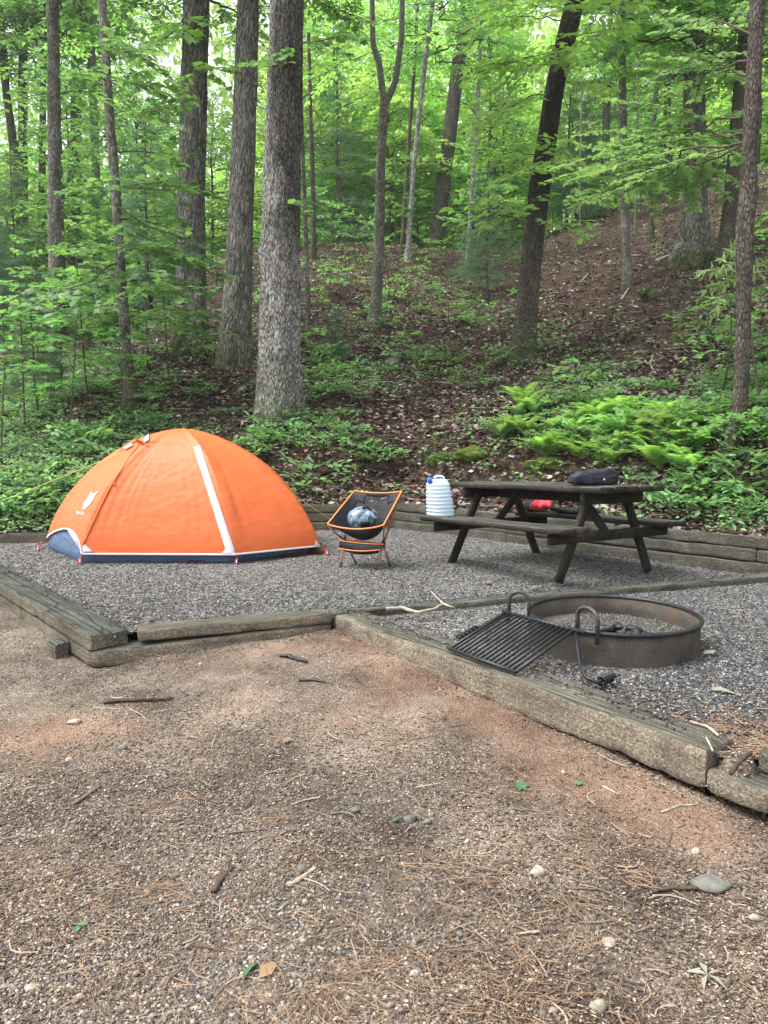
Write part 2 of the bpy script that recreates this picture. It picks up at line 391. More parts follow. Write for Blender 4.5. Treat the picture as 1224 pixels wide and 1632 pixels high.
def sack_mat():
    t = NT('patterned_sack'); v = t.voro(22, t.oc, 'F1', 'Color'); sp = t.N.new("ShaderNodeSeparateColor"); t.L(v, sp.inputs[0])
    c = t.ramp(sp.outputs[0], [(0, (.03, .07, .08)), (.3, (.13, .19, .25)), (.5, (.20, .26, .33)), (.7, (.10, .20, .15)), (.85, (.42, .48, .55)), (1, (.65, .68, .72))], 'CONSTANT')
    n = t.noise(14, t.oc); c = t.mix(t.ramp(n, [(.45, (0, 0, 0)), (.6, (1, 1, 1))]), c, (.15, .20, .27))
    t.bump(n, .4, .01); return t.fin(c, .4, 0, .4)
M['sack'] = sack_mat()
def steel_mat():
    t = NT('ring_steel'); a = t.noise(5); b = t.noise(160, None, 4, .75)
    c = t.ramp(a, [(.3, (.055, .048, .040)), (.7, (.105, .093, .078))])
    d = t.noise(9, t.mapv(t.pos, (1, 1, 2.2)), 6, .7); c = t.mix(t.ramp(d, [(.5, (0, 0, 0)), (.66, (.8, .8, .8))]), c, (.10, .062, .036)); e_ = t.noise(4, t.pos, 5, .65); c = t.mix(t.ramp(e_, [(.52, (0, 0, 0)), (.66, (.8, .8, .8))]), c, (.035, .033, .032))
    c = t.mix(.8, c, t.ramp(b, [(.35, (.35, .35, .35)), (.65, (1.35, 1.3, 1.22))]), 'MULTIPLY'); t.bump(b, .6, .006)
    return t.fin(c, .8, .0, .3)
M['steel'] = steel_mat()
M['iron'] = plain('black_iron', (.022, .023, .027), .42, .4, .5, .4, 60)
M['iron_worn'] = plain('worn_iron', (.06, .055, .05), .55, .4, .5, .4, 60)
M['ash'] = stone_mat('ash_grain', [(0, (.05, .047, .044)), (.5, (.12, .112, .104)), (1, (.28, .265, .245))], .95)
M['ash_bed'] = plain('ash_bed', (.085, .08, .073), .95, 0, .1, .4, 90)
M['coal'] = plain('charcoal', (.012, .012, .014), .55, 0, .5, .3, 60)
M['yellow_leaf'] = leaf_mat('yellow_leaf', [(.6, .45, .05), (.65, .5, .08)], .2)
M['pale_leaf'] = leaf_mat('pale_leaf', [(.27, .29, .20), (.33, .33, .25)], .15)
M['green_fallen'] = leaf_mat('green_fallen', [(.055, .15, .06), (.075, .19, .08)], .15)
M['bark_piece'] = plain('bark_piece', (.075, .055, .042), .95, 0, .1, .4, 40)
M['rust_leaf'] = leaf_mat('rust_leaf', [(.20, .095, .05), (.26, .14, .075)], .1)

# ------------------------------------------------------------------ the lie of the land
RW0, RW1 = np.array([-4.07, 8.15]), np.array([-.5, 9.27])      # foot of the rear timber wall
XW0, XW1 = np.array([.36, 9.2]), np.array([3.18, 6.37])        # foot of the right timber wall
def _line(a, b):
    d = (b - a) / np.linalg.norm(b - a); n = np.array([-d[1], d[0]]); return n, n @ a
NR, CR = _line(RW0, RW1); NX, CX = _line(XW0, XW1)
_A = np.stack([NR, NX]); CORNER = np.linalg.solve(_A, [CR, CX])
def udist(x, y): return np.maximum(NR[0] * x + NR[1] * y - CR, NX[0] * x + NX[1] * y - CX)
def hz(x, y):
    x = np.asarray(x, float); y = np.asarray(y, float)
    u = udist(x, y); up = np.maximum(u, 0)
    slope = .25 + .18 * sstep(-7, -3, x + (y - 12) * .10)
    ur = 17.0 + 1.0 * n2(x, y, .12, 3, 2) + 9.0 * sstep(1.0, 13.0, x)
    ue = np.where(up < ur - 3, up, ur - 3 + 3.2 * (1 - np.exp(-np.maximum(up - ur + 3, 0) / 3.2))) - .10 * np.maximum(up - ur - 2, 0)
    base = .26 - .26 * sstep(-1.9, -3.0, x) - .2 * sstep(-4.5, -6.5, x)
    bank = (.42 * sstep(.5, 1.3, up) - .35 * sstep(1.0, 4.5, up)) * sstep(-2.5, 0.2, x)
    z = base + bank + .10 * (1 - np.exp(-up / .4)) + slope * ue * (1 - .55 * np.exp(-up / 1.2))
    z = z + .10 * n2(x, y, .55, 5, 3) * sstep(.2, 1.5, up) + .035 * n2(x, y, 2.2, 8, 3) * sstep(.0, .5, up)
    z = np.where(u > 45, z * 1.0, z)
    return np.where(u < 0, base - .25 - .3 * np.minimum(-u, 1), z)
def hill_at(px, py):                     # where the line of sight through a pixel meets the hillside
    d = ray(px, py); t = np.arange(6.0, 60, .02)
    P = np.array([0, 0, CAM_H]) + d[None] * t[:, None]
    k = np.nonzero((P[:, 2] < hz(P[:, 0], P[:, 1])) & (udist(P[:, 0], P[:, 1]) > 0))[0]
    if not len(k): return P[np.argmin(np.abs(P[:, 1] - 30))]
    p = P[k[0]]; p[2] = hz(p[0], p[1]); return p

JT = gp(530, 978, .03); F1 = gp(1124, 1194, .03); LB0 = gp(0, 931, .03); LB1 = gp(142, 1013, .03); FW0 = gp(213, 1006, .03)
DV1 = gp(1218, 919, .03)
DC = []                                   # dirt level seen at these places
for px, py, z in ((0, 967, -.13), (70, 1000, -.15), (142, 1064, -.175), (300, 1043, -.125), (420, 1024, -.09), (530, 1004, -.065), (640, 1050, -.09), (766, 1112, -.115),
                  (930, 1180, -.135), (1103, 1254, -.15), (1224, 1300, -.195), (300, 1200, -.16), (600, 1200, -.13), (900, 1350, -.17), (200, 1500, -.19), (700, 1600, -.19), (1150, 1600, -.23)):
    DC.append(gp(px, py, z))
DC = np.array(DC)
def dz(x, y):
    x = np.asarray(x, float); y = np.asarray(y, float)
    d2 = (x[..., None] - DC[:, 0]) ** 2 + (y[..., None] - DC[:, 1]) ** 2
    wt = 1 / (d2 + .02) ** 1.5
    z = (wt * DC[:, 2]).sum(-1) / wt.sum(-1)
    far = sstep(6, 14, np.hypot(x, y - 3)); z = z * (1 - far) - .25 * far
    return z + .014 * n2(x, y, 1.4, 21, 3) + .006 * n2(x, y, 6, 22, 2)
d_lb = (LB1 - LB0)[:2]; d_lb /= np.linalg.norm(d_lb); d_fb = (F1 - JT)[:2]; d_fb /= np.linalg.norm(d_fb)
PADL = LB0[:2] - d_lb * 3.4               # far end of the left border
RX = F1[:2] + d_fb * 2.6                  # the side border carries on out of view
PAD = np.array([PADL, LB1[:2] + [.1, .05], FW0[:2] + [0, .05], JT[:2] + [0, .04], F1[:2] + [.06, .02], F1[:2] + d_fb * .1 + [.12, .10], RX + [.1, .1], [7.5, 1.2], XW0 + (XW1 - XW0) / np.linalg.norm(XW1 - XW0) * 7.6, CORNER, RW0 + (RW0 - RW1) / np.linalg.norm(RW1 - RW0) * .9])
def inpoly(x, y, poly):
    c = np.zeros(np.shape(x), bool); n = len(poly)
    for i in range(n):
        (x1, y1), (x2, y2) = poly[i], poly[(i + 1) % n]
        if y1 == y2: continue
        c ^= ((y1 > y) != (y2 > y)) & (x < (x2 - x1) * (y - y1) / (y2 - y1) + x1)
    return c
def padz(x, y):
    x = np.asarray(x, float); y = np.asarray(y, float)
    # the fire area lies a little lower than the tent area
    n = np.array([-(DV1 - JT)[1], (DV1 - JT)[0]]); n = n / np.linalg.norm(n[:2]); s = (x - JT[0]) * n[0] + (y - JT[1]) * n[1]
    fire = sstep(.12, -.02, s) * sstep(-1.2, -.2, x)
    return .012 * n2(x, y, .8, 31, 3) + .004 * n2(x, y, 7, 32, 2) - .012 * fire + .0

# hillside sheet
xs = np.concatenate([np.linspace(-70, -12, 30), np.linspace(-11.8, 16, 380), np.linspace(16.5, 70, 28)])
ys = np.concatenate([np.linspace(-6, 3.4, 20), np.linspace(3.5, 24, 340), np.linspace(24.3, 40, 54), np.linspace(41, 110, 30)])
X, Y = np.meshgrid(xs, ys); Z = hz(X, Y)
g = Geo(); P = np.stack([X, Y, Z], -1); g.grid(P)
U = udist(X, Y); F = g.f[4][0]
g.f[4][0] = F[(U.ravel()[F].min(1) > .015) & (P.reshape(-1, 3)[F][:, :, 1].max(1) > -6)]
tag(g.build('hillside', M['soil'], None, True), kind='structure')

def segd(x, y, a, b):
    d = b - a; t = np.clip(((x - a[0]) * d[0] + (y - a[1]) * d[1]) / (d @ d), 0, 1); return np.hypot(x - a[0] - t * d[0], y - a[1] - t * d[1])
# dirt sheet (reaches far behind and beside the camera, passes under the pad)
xs = np.concatenate([np.linspace(-90, -6.2, 24), np.linspace(-6, 4, 201), np.linspace(4.3, 90, 24)])
ys = np.concatenate([np.linspace(-90, .6, 24), np.linspace(.8, 7, 156), np.linspace(7.3, 12, 14)])
X, Y = np.meshgrid(xs, ys); Z = dz(X, Y)
ins = inpoly(X, Y, PAD)
deep = ins & (segd(X, Y, PADL, LB1[:2]) > .12) & (segd(X, Y, FW0[:2], JT[:2]) > .10) & (segd(X, Y, JT[:2], RX) > .13)
Z = np.where(deep, np.minimum(Z, -.3), np.where(ins, Z - .02, Z)); Z = np.where((udist(X, Y) > .3), -1.0, Z)
def clayf(x, y):
    c = np.exp(-(segd(x, y, JT[:2] + [.15, -.35], F1[:2] + [-.25, -.05]) / .28) ** 2) * .75
    for px, py, r, a in ((380, 1060, .35, .55), (470, 1050, .3, .55), (400, 1130, .4, .3), (620, 1120, .4, .7), (60, 1170, .35, .6), (160, 1150, .25, .45), (1090, 1300, .22, .7), (1000, 1250, .15, .4), (330, 1180, .25, .35)):
        q = gp(px, py, -.13); c = np.maximum(c, a * np.exp(-((x - q[0]) ** 2 + (y - q[1]) ** 2) / r ** 2))
    return np.clip(c * (1.15 + 1.0 * n2(x, y, 3.5, 41, 4)), 0, 1)
g = Geo(); g.grid(np.stack([X, Y, Z], -1))
tag(g.build('dirt_ground', M['dirt'], None, True, {'clay': ('FLOAT', clayf(X, Y))}), kind='structure')

# gravel bed of the pad
xs = np.arange(-6.5, 8.6, .055); ys = np.arange(.6, 9.7, .055)
X, Y = np.meshgrid(xs, ys); g = Geo(); P = np.stack([X, Y, padz(X, Y)], -1); g.grid(P); F = g.f[4][0]
ins = inpoly(X, Y, PAD).ravel(); g.f[4][0] = F[ins[F].all(1)]
tag(g.build('gravel_pad', M['gravel_bed'], None, True), kind='structure')

# ------------------------------------------------------------------ scattering loose small things
ICO = None
def stone_template(kind):
    import bmesh
    bm = bmesh.new()
    if kind == 'oct':
        V = np.array([[1, 0, 0], [-1, 0, 0], [0, 1, 0], [0, -1, 0], [0, 0, 1], [0, 0, -1]], float)
        Fc = np.array([[0, 2, 4], [2, 1, 4], [1, 3, 4], [3, 0, 4], [2, 0, 5], [1, 2, 5], [3, 1, 5], [0, 3, 5]])
    else:
        bmesh.ops.create_icosphere(bm, subdivisions=1 if kind == 'ico' else 2, radius=1)
        V = np.array([v.co[:] for v in bm.verts]); Fc = np.array([[v.index for v in f.verts] for f in bm.faces])
    bm.free(); return V, Fc
def rotz(a):
    c, s = np.cos(a), np.sin(a); z = np.zeros_like(a); o = np.ones_like(a)
    return np.stack([np.stack([c, -s, z], -1), np.stack([s, c, z], -1), np.stack([z, z, o], -1)], -2)
def rot3(a, b, c):
    Rz = rotz(a); z = np.zeros_like(b); o = np.ones_like(b)
    Rx = np.stack([np.stack([o, z, z], -1), np.stack([z, np.cos(b), -np.sin(b)], -1), np.stack([z, np.sin(b), np.cos(b)], -1)], -2)
    return Rz @ Rx @ rotz(c)
def scatter_stones(g, pos, size, rs, kind='oct', flat=.6, tilt=.4, jit=.35):
    V, Fc = stone_template(kind); n = len(pos)
    W = np.repeat(V[None], n, 0) * (1 + jit * (rs.rand(n, len(V), 1) - .5) * 2)
    sc = np.stack([size * (.7 + .6 * rs.rand(n)), size * (.6 + .4 * rs.rand(n)), size * flat * (.6 + .6 * rs.rand(n))], -1)
    W = W * sc[:, None] * .5
    R = rot3(rs.rand(n) * 6.28, rs.randn(n) * tilt, rs.rand(n) * 6.28)
    W = np.einsum('nij,nkj->nki', R, W) + pos[:, None]
    g.add(W, (Fc[None] + (np.arange(n) * len(V))[:, None, None]).reshape(-1, Fc.shape[1]))
def view_samples(n, rs, ymin, ymax, power=2.0, margin=.08):
    """ground positions spread so that nearer ground gets proportionally more"""
    t = rs.rand(n); y = 1 / (1 / ymin + t * (1 / ymax - 1 / ymin))
    a = (rs.rand(n) * 2 - 1) * (.5 + margin); return a * y * 1.03, y

rs = np.random.RandomState(11)
# pad gravel
x, y = view_samples(190000, rs, 2.4, 10, 2); k = inpoly(x, y, PAD)
x, y = x[k], y[k]; sz = .006 + .015 * rs.rand(len(x)) ** 1.7
keep = ~((n2(x, y, .9, 33, 3) > .28) & (rs.rand(len(x)) < .6)); x, y, sz = x[keep], y[keep], sz[keep]
g = Geo(); scatter_stones(g, np.stack([x, y, padz(x, y) + sz * .12], -1), sz, rs, 'oct', .7)
tag(g.build('pad_gravel', M['gravel']), kind='stuff')
x = np.concatenate([JT[0] + (F1 - JT)[0] * rs.rand(420), JT[0] + (DV1 - JT)[0] * rs.rand(500), PADL[0] + (LB1[0] - PADL[0]) * rs.rand(200)]); n = len(x)
y = np.concatenate([JT[1] + (F1 - JT)[1] * (x[:420] - JT[0]) / (F1 - JT)[0] + .10 + .16 * rs.rand(420) ** .6, JT[1] + (DV1 - JT)[1] * (x[420:920] - JT[0]) / (DV1 - JT)[0] + .02 + .13 * rs.rand(500) ** .5, PADL[1] + (LB1[1] - PADL[1]) * (x[920:] - PADL[0]) / (LB1[0] - PADL[0]) + .12 + .25 * rs.rand(200) ** .5])
sz = .008 + .012 * rs.rand(n); G = Geo(); scatter_stones(G, np.stack([x, y, np.full(n, .034) + sz * .2], -1), sz, rs, 'oct', .7); tag(G.build('spilled_gravel', M['gravel']), kind='stuff')
# brown chips and bits among the gravel
x, y = view_samples(26000, rs, 2.4, 10); k = inpoly(x, y, PAD); x, y = x[k], y[k]
nearF = segd(x, y, JT[:2] + [.1, .2], F1[:2] + [.15, .15]); nearL = segd(x, y, PADL + [.2, .1], LB1[:2] + [.3, .15]); farR = segd(x, y, XW0, XW1)
nearE = np.hypot(x - F1[0] - .30, y - F1[1] - .22)
pr = np.clip(.10 + .9 * np.exp(-(nearE / .30) ** 2) + .75 * np.exp(-nearF / .18) + .5 * np.exp(-nearL / .25) + .5 * np.exp(-farR / .3) + .5 * (n2(x, y, 1.1, 35, 3) > .25), 0, 1)
k = rs.rand(len(x)) < pr; x, y = x[k], y[k]; n = len(x)
g = Geo(); V, Fc = stone_template('oct')
W = np.repeat(V[None], n, 0) * np.stack([.008 + .018 * rs.rand(n) ** 2, .003 + .004 * rs.rand(n), .0015 + .002 * rs.rand(n)], -1)[:, None]
R = rot3(rs.rand(n) * 6.28, rs.randn(n) * .2, rs.rand(n) * .2); W = np.einsum('nij,nkj->nki', R, W) + np.stack([x, y, padz(x, y) + .010], -1)[:, None]
g.add(W, (Fc[None] + (np.arange(n) * 6)[:, None, None]).reshape(-1, 3)); tag(g.build('wood_chips', M['chip']), kind='stuff')
# pebbles in the dirt
x, y = view_samples(120000, rs, 1.55, 7.5, 2, .12); k = ~inpoly(x, y, PAD) & (udist(x, y) < -.1); x, y = x[k], y[k]
cl = clayf(x, y); bottomleft = sstep(.6, -.5, x) * sstep(4.2, 2.6, y)
pr = np.clip(.20 + .42 * bottomleft + .55 * n2(x, y, 1.5, 43, 3) - .6 * cl + .4 * sstep(-1.2, -2.0, x), .03, 1)
k = rs.rand(len(x)) < pr; x, y = x[k], y[k]; n = len(x)
sz = .004 + .010 * rs.rand(n) ** 1.8; sz = np.where(rs.rand(n) < .03, sz * 1.8, sz)
nr = y < 2.9; g = Geo()
scatter_stones(g, np.stack([x, y, dz(x, y) + sz * .12], -1)[nr], sz[nr], rs, 'ico', .7, .4, .28)
scatter_stones(g, np.stack([x, y, dz(x, y) + sz * .12], -1)[~nr], sz[~nr], rs, 'oct', .7)
tag(g.build('dirt_pebbles', M['pebble']), kind='stuff')
# crumbs of bark, dead leaf and chip on the dirt
x, y = view_samples(80000, rs, 1.55, 7, 2, .12); k = ~inpoly(x, y, PAD) & (udist(x, y) < -.1); x, y = x[k], y[k]
k = rs.rand(len(x)) < np.clip(.42 + .7 * n2(x, y, 1.6, 47, 3) - .4 * clayf(x, y) + .7 * np.exp(-np.minimum(segd(x, y, JT[:2], RX), segd(x, y, LB1[:2], JT[:2])) / .10), .05, 1); x, y = x[k], y[k]; n = len(x)
W = np.repeat(V[None], n, 0) * np.stack([.004 + .011 * rs.rand(n) ** 2, .0015 + .004 * rs.rand(n), .001 + .0018 * rs.rand(n)], -1)[:, None]
R = rot3(rs.rand(n) * 6.28, rs.randn(n) * .25, rs.rand(n) * .2); W = np.einsum('nij,nkj->nki', R, W) + np.stack([x, y, dz(x, y) + .003], -1)[:, None]
g = Geo(); g.add(W, (Fc[None] + (np.arange(n) * 6)[:, None, None]).reshape(-1, 3)); tag(g.build('dirt_crumbs', M['chip']), kind='stuff')

def strands(g, x, y, z, ang, L, wd, curve, rs, lift=.004, seg=3):
    """thin bent three-sided strands lying on the ground"""
    n = len(x); t = np.linspace(-.5, .5, seg + 1)[None]
    dx, dy = np.cos(ang)[:, None], np.sin(ang)[:, None]
    b = curve[:, None] * (t ** 2 - .08) * 4 * L[:, None]
    px = x[:, None] + dx * t * L[:, None] - dy * b; py = y[:, None] + dy * t * L[:, None] + dx * b
    pz = z[:, None] + lift + (rs.rand(n, 1) - .3) * t * .03
    nx, ny = -dy, dx; w3 = wd[:, None]
    A = np.stack([px + nx * w3, py + ny * w3, pz], -1); B = np.stack([px - nx * w3, py - ny * w3, pz], -1); C = np.stack([px, py, pz + w3 * 1.5], -1)
    W = np.stack([A, C, B], 2)            # n, seg+1, 3, 3
    q = []
    for s in range(seg):
        for a, b_ in ((0, 1), (1, 2)):
            q.append([s * 3 + a, s * 3 + b_, (s + 1) * 3 + b_, (s + 1) * 3 + a])
    q = np.array(q); g.add(W.reshape(-1, 3), (q[None] + (np.arange(n) * 3 * (seg + 1))[:, None, None]).reshape(-1, 4))
x, y = view_samples(9000, rs, 1.55, 6.5, 2, .1); k = ~inpoly(x, y, PAD) & (udist(x, y) < -.1)
k &= rs.rand(len(x)) < np.clip(.25 + 1.1 * n2(x, y, 1.8, 51, 3), .05, 1); x, y = x[k], y[k]; n = len(x)
g = Geo(); strands(g, x, y, dz(x, y), rs.rand(n) * 3.14, .04 + .09 * rs.rand(n), .0006 + .0005 * rs.rand(n), rs.randn(n) * .12, rs)
tag(g.build('loose_needles', M['pine_needle']), kind='stuff')
x, y = view_samples(700, rs, 1.55, 7, 2, .1); k = ~inpoly(x, y, PAD) & (udist(x, y) < -.1); x, y = x[k], y[k]; n = len(x)
g = Geo(); strands(g, x, y, dz(x, y), rs.rand(n) * 3.14, .03 + .12 * rs.rand(n) ** 2, .0012 + .0016 * rs.rand(n), rs.randn(n) * .2, rs, .005, 4)
tag(g.build('loose_twigs', M['stick']), kind='stuff')

# ------------------------------------------------------------------ leaves
def leaf_tpl(kind):
    if kind == 'ovate':
        V = [[0, 0, 0], [.42, .27, .05], [.45, 0, 0], [.42, -.27, .05], [1, 0, -.10], [.78, .16, 0], [.78, -.16, 0]]
        F = [[0, 2, 1], [0, 3, 2], [2, 4, 5], [2, 5, 1], [2, 6, 4], [2, 3, 6]]
    elif kind == 'lance':
        V = [[0, 0, 0], [.4, .14, .04], [.45, 0, 0], [.4, -.14, .04], [1, 0, -.22]]
        F = [[0, 2, 1], [0, 3, 2], [2, 4, 1], [2, 3, 4]]
    elif kind == 'diamond':
        V = [[0, 0, 0], [.45, .30, .05], [.45, -.30, .05], [1, 0, -.08]]; F = [[0, 2, 3], [0, 3, 1]]
    elif kind == 'maple':
        V = [[.38, 0, 0], [0, 0, 0], [.10, .26, .02], [.02, .48, -.05], [.34, .36, .03], [.50, .62, -.06], [.62, .30, .03], [1.05, 0, -.08],
             [.62, -.30, .03], [.50, -.62, -.06], [.34, -.36, .03], [.02, -.48, -.05], [.10, -.26, .02]]
        F = [[0, 1 + (i + 1) % 12, 1 + i] for i in range(12)]
    elif kind == 'sliver':
        V = [[0, -.03, 0], [0, .03, 0], [1, 0, -.06]]; F = [[0, 1, 2]]
    elif kind == 'pinna':
        V = [[0, -.11, 0], [0, .11, 0], [.6, .12, .02], [1, 0, -.08], [.6, -.12, .02]]; F = [[0, 4, 3], [0, 3, 2], [0, 2, 1]]
    elif kind == 'litter':
        V = [[0, 0, 0], [.35, .3, .14], [.5, 0, .03], [.35, -.3, .14], [1, 0, .16], [.75, .22, .1], [.75, -.22, .1]]
        F = [[0, 2, 1], [0, 3, 2], [2, 4, 5], [2, 5, 1], [2, 6, 4], [2, 3, 6]]
    return np.array(V, float), np.array(F)
def put_leaves(g, P, D, N, size, kind):
    V, F = leaf_tpl(kind); n = len(P)
    D = D / (np.linalg.norm(D, axis=1)[:, None] + 1e-9)
    N = N - D * (N * D).sum(1)[:, None]; N /= np.linalg.norm(N, axis=1)[:, None] + 1e-9
    B = np.cross(N, D); size = np.broadcast_to(size, (n,))
    W = P[:, None] + size[:, None, None] * (V[None, :, 0, None] * D[:, None] + V[None, :, 1, None] * B[:, None] + V[None, :, 2, None] * N[:, None])
    g.add(W, (F[None] + (np.arange(n) * len(V))[:, None, None]).reshape(-1, 3))

def spray(G, Wd, o, d, L, rs, leaf='maple', size=.12, droop=.15, step=.09, spread=.9, rad=.008, twigs=True, tiltn=.25):
    """a leafy branch: axis, side twigs lying in a nearly level plane, leaves in two ranks"""
    o = np.array(o, float); d = np.array(d, float); d /= np.linalg.norm(d)
    side = np.cross(d, [0, 0, 1.0]); side /= np.linalg.norm(side) + 1e-9; upn = np.cross(side, d)
    m = max(4, int(L / .14)); t = np.linspace(0, 1, m)
    wob = np.cumsum(rs.randn(m) * .022 * L)[:, None] * side + np.cumsum(rs.randn(m) * .012 * L)[:, None] * np.array([0, 0, 1])
    ax = o + d * (t * L)[:, None] + np.array([0, 0, -1]) * (droop * L * t ** 2)[:, None] + wob
    if Wd is not None: Wd.tube(ax, rad * (1.05 - .85 * t), 5, False)
    Ps, Ds = [], []
    nt_ = max(3, int(L / .16))
    for i in range(nt_):
        q = .18 + .8 * (i + rs.rand() * .5) / nt_
        k = min(m - 2, int(q * (m - 1))); base = ax[k] + (ax[k + 1] - ax[k]) * (q * (m - 1) - k)
        s = 1 if i % 2 else -1
        a = np.radians(48 + rs.randn() * 12); dd = d * np.cos(a) + side * s * np.sin(a) + upn * (rs.randn() * .18); dd /= np.linalg.norm(dd)
        l = L * spread * (.5 * (1 - q) + .14) * (.7 + .6 * rs.rand())
        nn = max(2, int(l / step)); tt = np.linspace(.15, 1, nn)
        pts = base + dd * (tt * l)[:, None] + np.array([0, 0, -1]) * (droop * l * tt ** 2 * 1.2)[:, None]
        if Wd is not None and twigs: Wd.tube(np.concatenate([base[None], pts[[nn // 2, -1]]]), [rad * .35, rad * .25, rad * .12], 3, False)
        sd2 = np.cross(dd, upn)
        for j in range(nn):
            for s2 in ((1, -1) if j < nn - 1 else (1, -1, 0)):
                aa = np.radians(55 + rs.randn() * 14) * s2
                Ps.append(pts[j]); Ds.append(dd * np.cos(aa) + sd2 * np.sin(aa) + np.array([0, 0, -.18 + rs.randn() * .15]))
    Ps, Ds = np.array(Ps), np.array(Ds); n = len(Ps)
    N = np.array([0, 0, 1.0]) + rs.randn(n, 3) * tiltn + upn * .3
    put_leaves(G, Ps + Ds * size * .15, Ds, N, size * (.65 + .5 * rs.rand(n)), leaf)

def trunk(path, r0, r1, name, mat, parent, nth=28, step=.08, flare=.5, furrow=.06, lump=.06, seed=0, moss=.6, knots=0, wood=None, stain=None):
    """tapered trunk along a bent path with root flare, furrowed bark and lumps"""
    P = np.array(path, float); seg = np.linalg.norm(np.diff(P, axis=0), axis=1); s = np.concatenate([[0], np.cumsum(seg)])
    n = max(8, int(s[-1] / step)); q = np.linspace(0, s[-1], n)
    # smooth interpolation (Catmull-Rom through numpy: blend of linear and smoothed)
    C = np.stack([np.interp(q, s, P[:, k]) for k in range(3)], -1)
    ker = max(1, int(.35 / step));
    if ker > 1:
        pad = np.concatenate([np.repeat(C[:1], ker, 0) + (C[0] - C[1]) * np.arange(ker, 0, -1)[:, None], C, np.repeat(C[-1:], ker, 0) + (C[-1] - C[-2]) * np.arange(1, ker + 1)[:, None]])
        for k in range(3): C[:, k] = np.convolve(pad[:, k], np.ones(2 * ker + 1) / (2 * ker + 1), 'valid')
    a = np.linspace(0, 2 * np.pi, nth, endpoint=False)
    h = q - .35
    r = r0 + (r1 - r0) * (q / s[-1]) ** .9
    ca, sa = np.cos(a), np.sin(a)
    A = np.broadcast_to(a, (n, nth)); Q = np.broadcast_to(q[:, None], (n, nth)); Rm = np.broadcast_to(r[:, None], (n, nth))
    fl = flare * np.exp(-np.maximum(h, 0) / (1.6 * r0 + .12))[:, None] * (1 + .45 * np.sin(3 * A + seed) + .3 * np.sin(5 * A + 2 * seed))
    cyl = np.stack([np.broadcast_to(ca, (n, nth)) * r0, np.broadcast_to(sa, (n, nth)) * r0, Q], -1)
    lm = fbm(cyl * np.array([1, 1, .6]), 1.6 / max(r0, .08) * .25, seed + 3, 3) * lump
    fr = -np.abs(fbm(cyl * np.array([1, 1, .16]), 22, seed + 9, 3)) * furrow
    rr = Rm * (1 + fl + lm) + fr * np.minimum(Rm, .3)
    for _ in range(knots):
        kz, ka = RS.rand() * s[-1] * .6 + .8, RS.rand() * 6.28
        dd = ((Q - kz) / (.16)) ** 2 + ((np.angle(np.exp(1j * (A - ka)))) * r0 / .11) ** 2; rr = rr + .26 * min(r0, .2) * np.exp(-dd)
    T = np.gradient(C, axis=0); T /= np.linalg.norm(T, axis=1)[:, None]
    Nn = np.cross([0, 1.0, 0], T); Nn /= np.linalg.norm(Nn, axis=1)[:, None]; Bn = np.cross(T, Nn)
    V = C[:, None] + rr[..., None] * (ca[None, :, None] * Nn[:, None] + sa[None, :, None] * Bn[:, None])
    G = Geo(); G.grid(V, True)
    bark = np.stack([np.broadcast_to(np.abs(((a / np.pi) % 2) - 1) * np.pi * r0, (n, nth)) + seed * 1.7, Q, A * 0], -1)
    ms = moss * np.exp(-np.maximum(np.broadcast_to(h[:, None], (n, nth)), 0) / .35)
    br, mm = [bark.reshape(-1, 3)], [ms.ravel()]
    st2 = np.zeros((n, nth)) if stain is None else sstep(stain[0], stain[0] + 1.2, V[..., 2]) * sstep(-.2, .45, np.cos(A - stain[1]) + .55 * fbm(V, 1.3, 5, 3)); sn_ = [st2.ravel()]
    for (pts, ra, rb) in (wood or []):
        k0 = G.n; pts = np.array(pts); G.tube(pts, np.linspace(ra, rb, len(pts)), 8, False)
        br.append(np.stack([np.tile(np.arange(8) * ra * .7, len(pts)), np.repeat(np.arange(len(pts)) * .3, 8), np.zeros(G.n - k0)], -1)); mm.append(np.zeros(G.n - k0)); sn_.append(np.zeros(G.n - k0))
    return G.build(name, M[mat], parent, True, {'bark': ('FLOAT_VECTOR', np.concatenate(br)), 'moss': ('FLOAT', np.concatenate(mm)), 'stain': ('FLOAT', np.concatenate(sn_))}), C, r

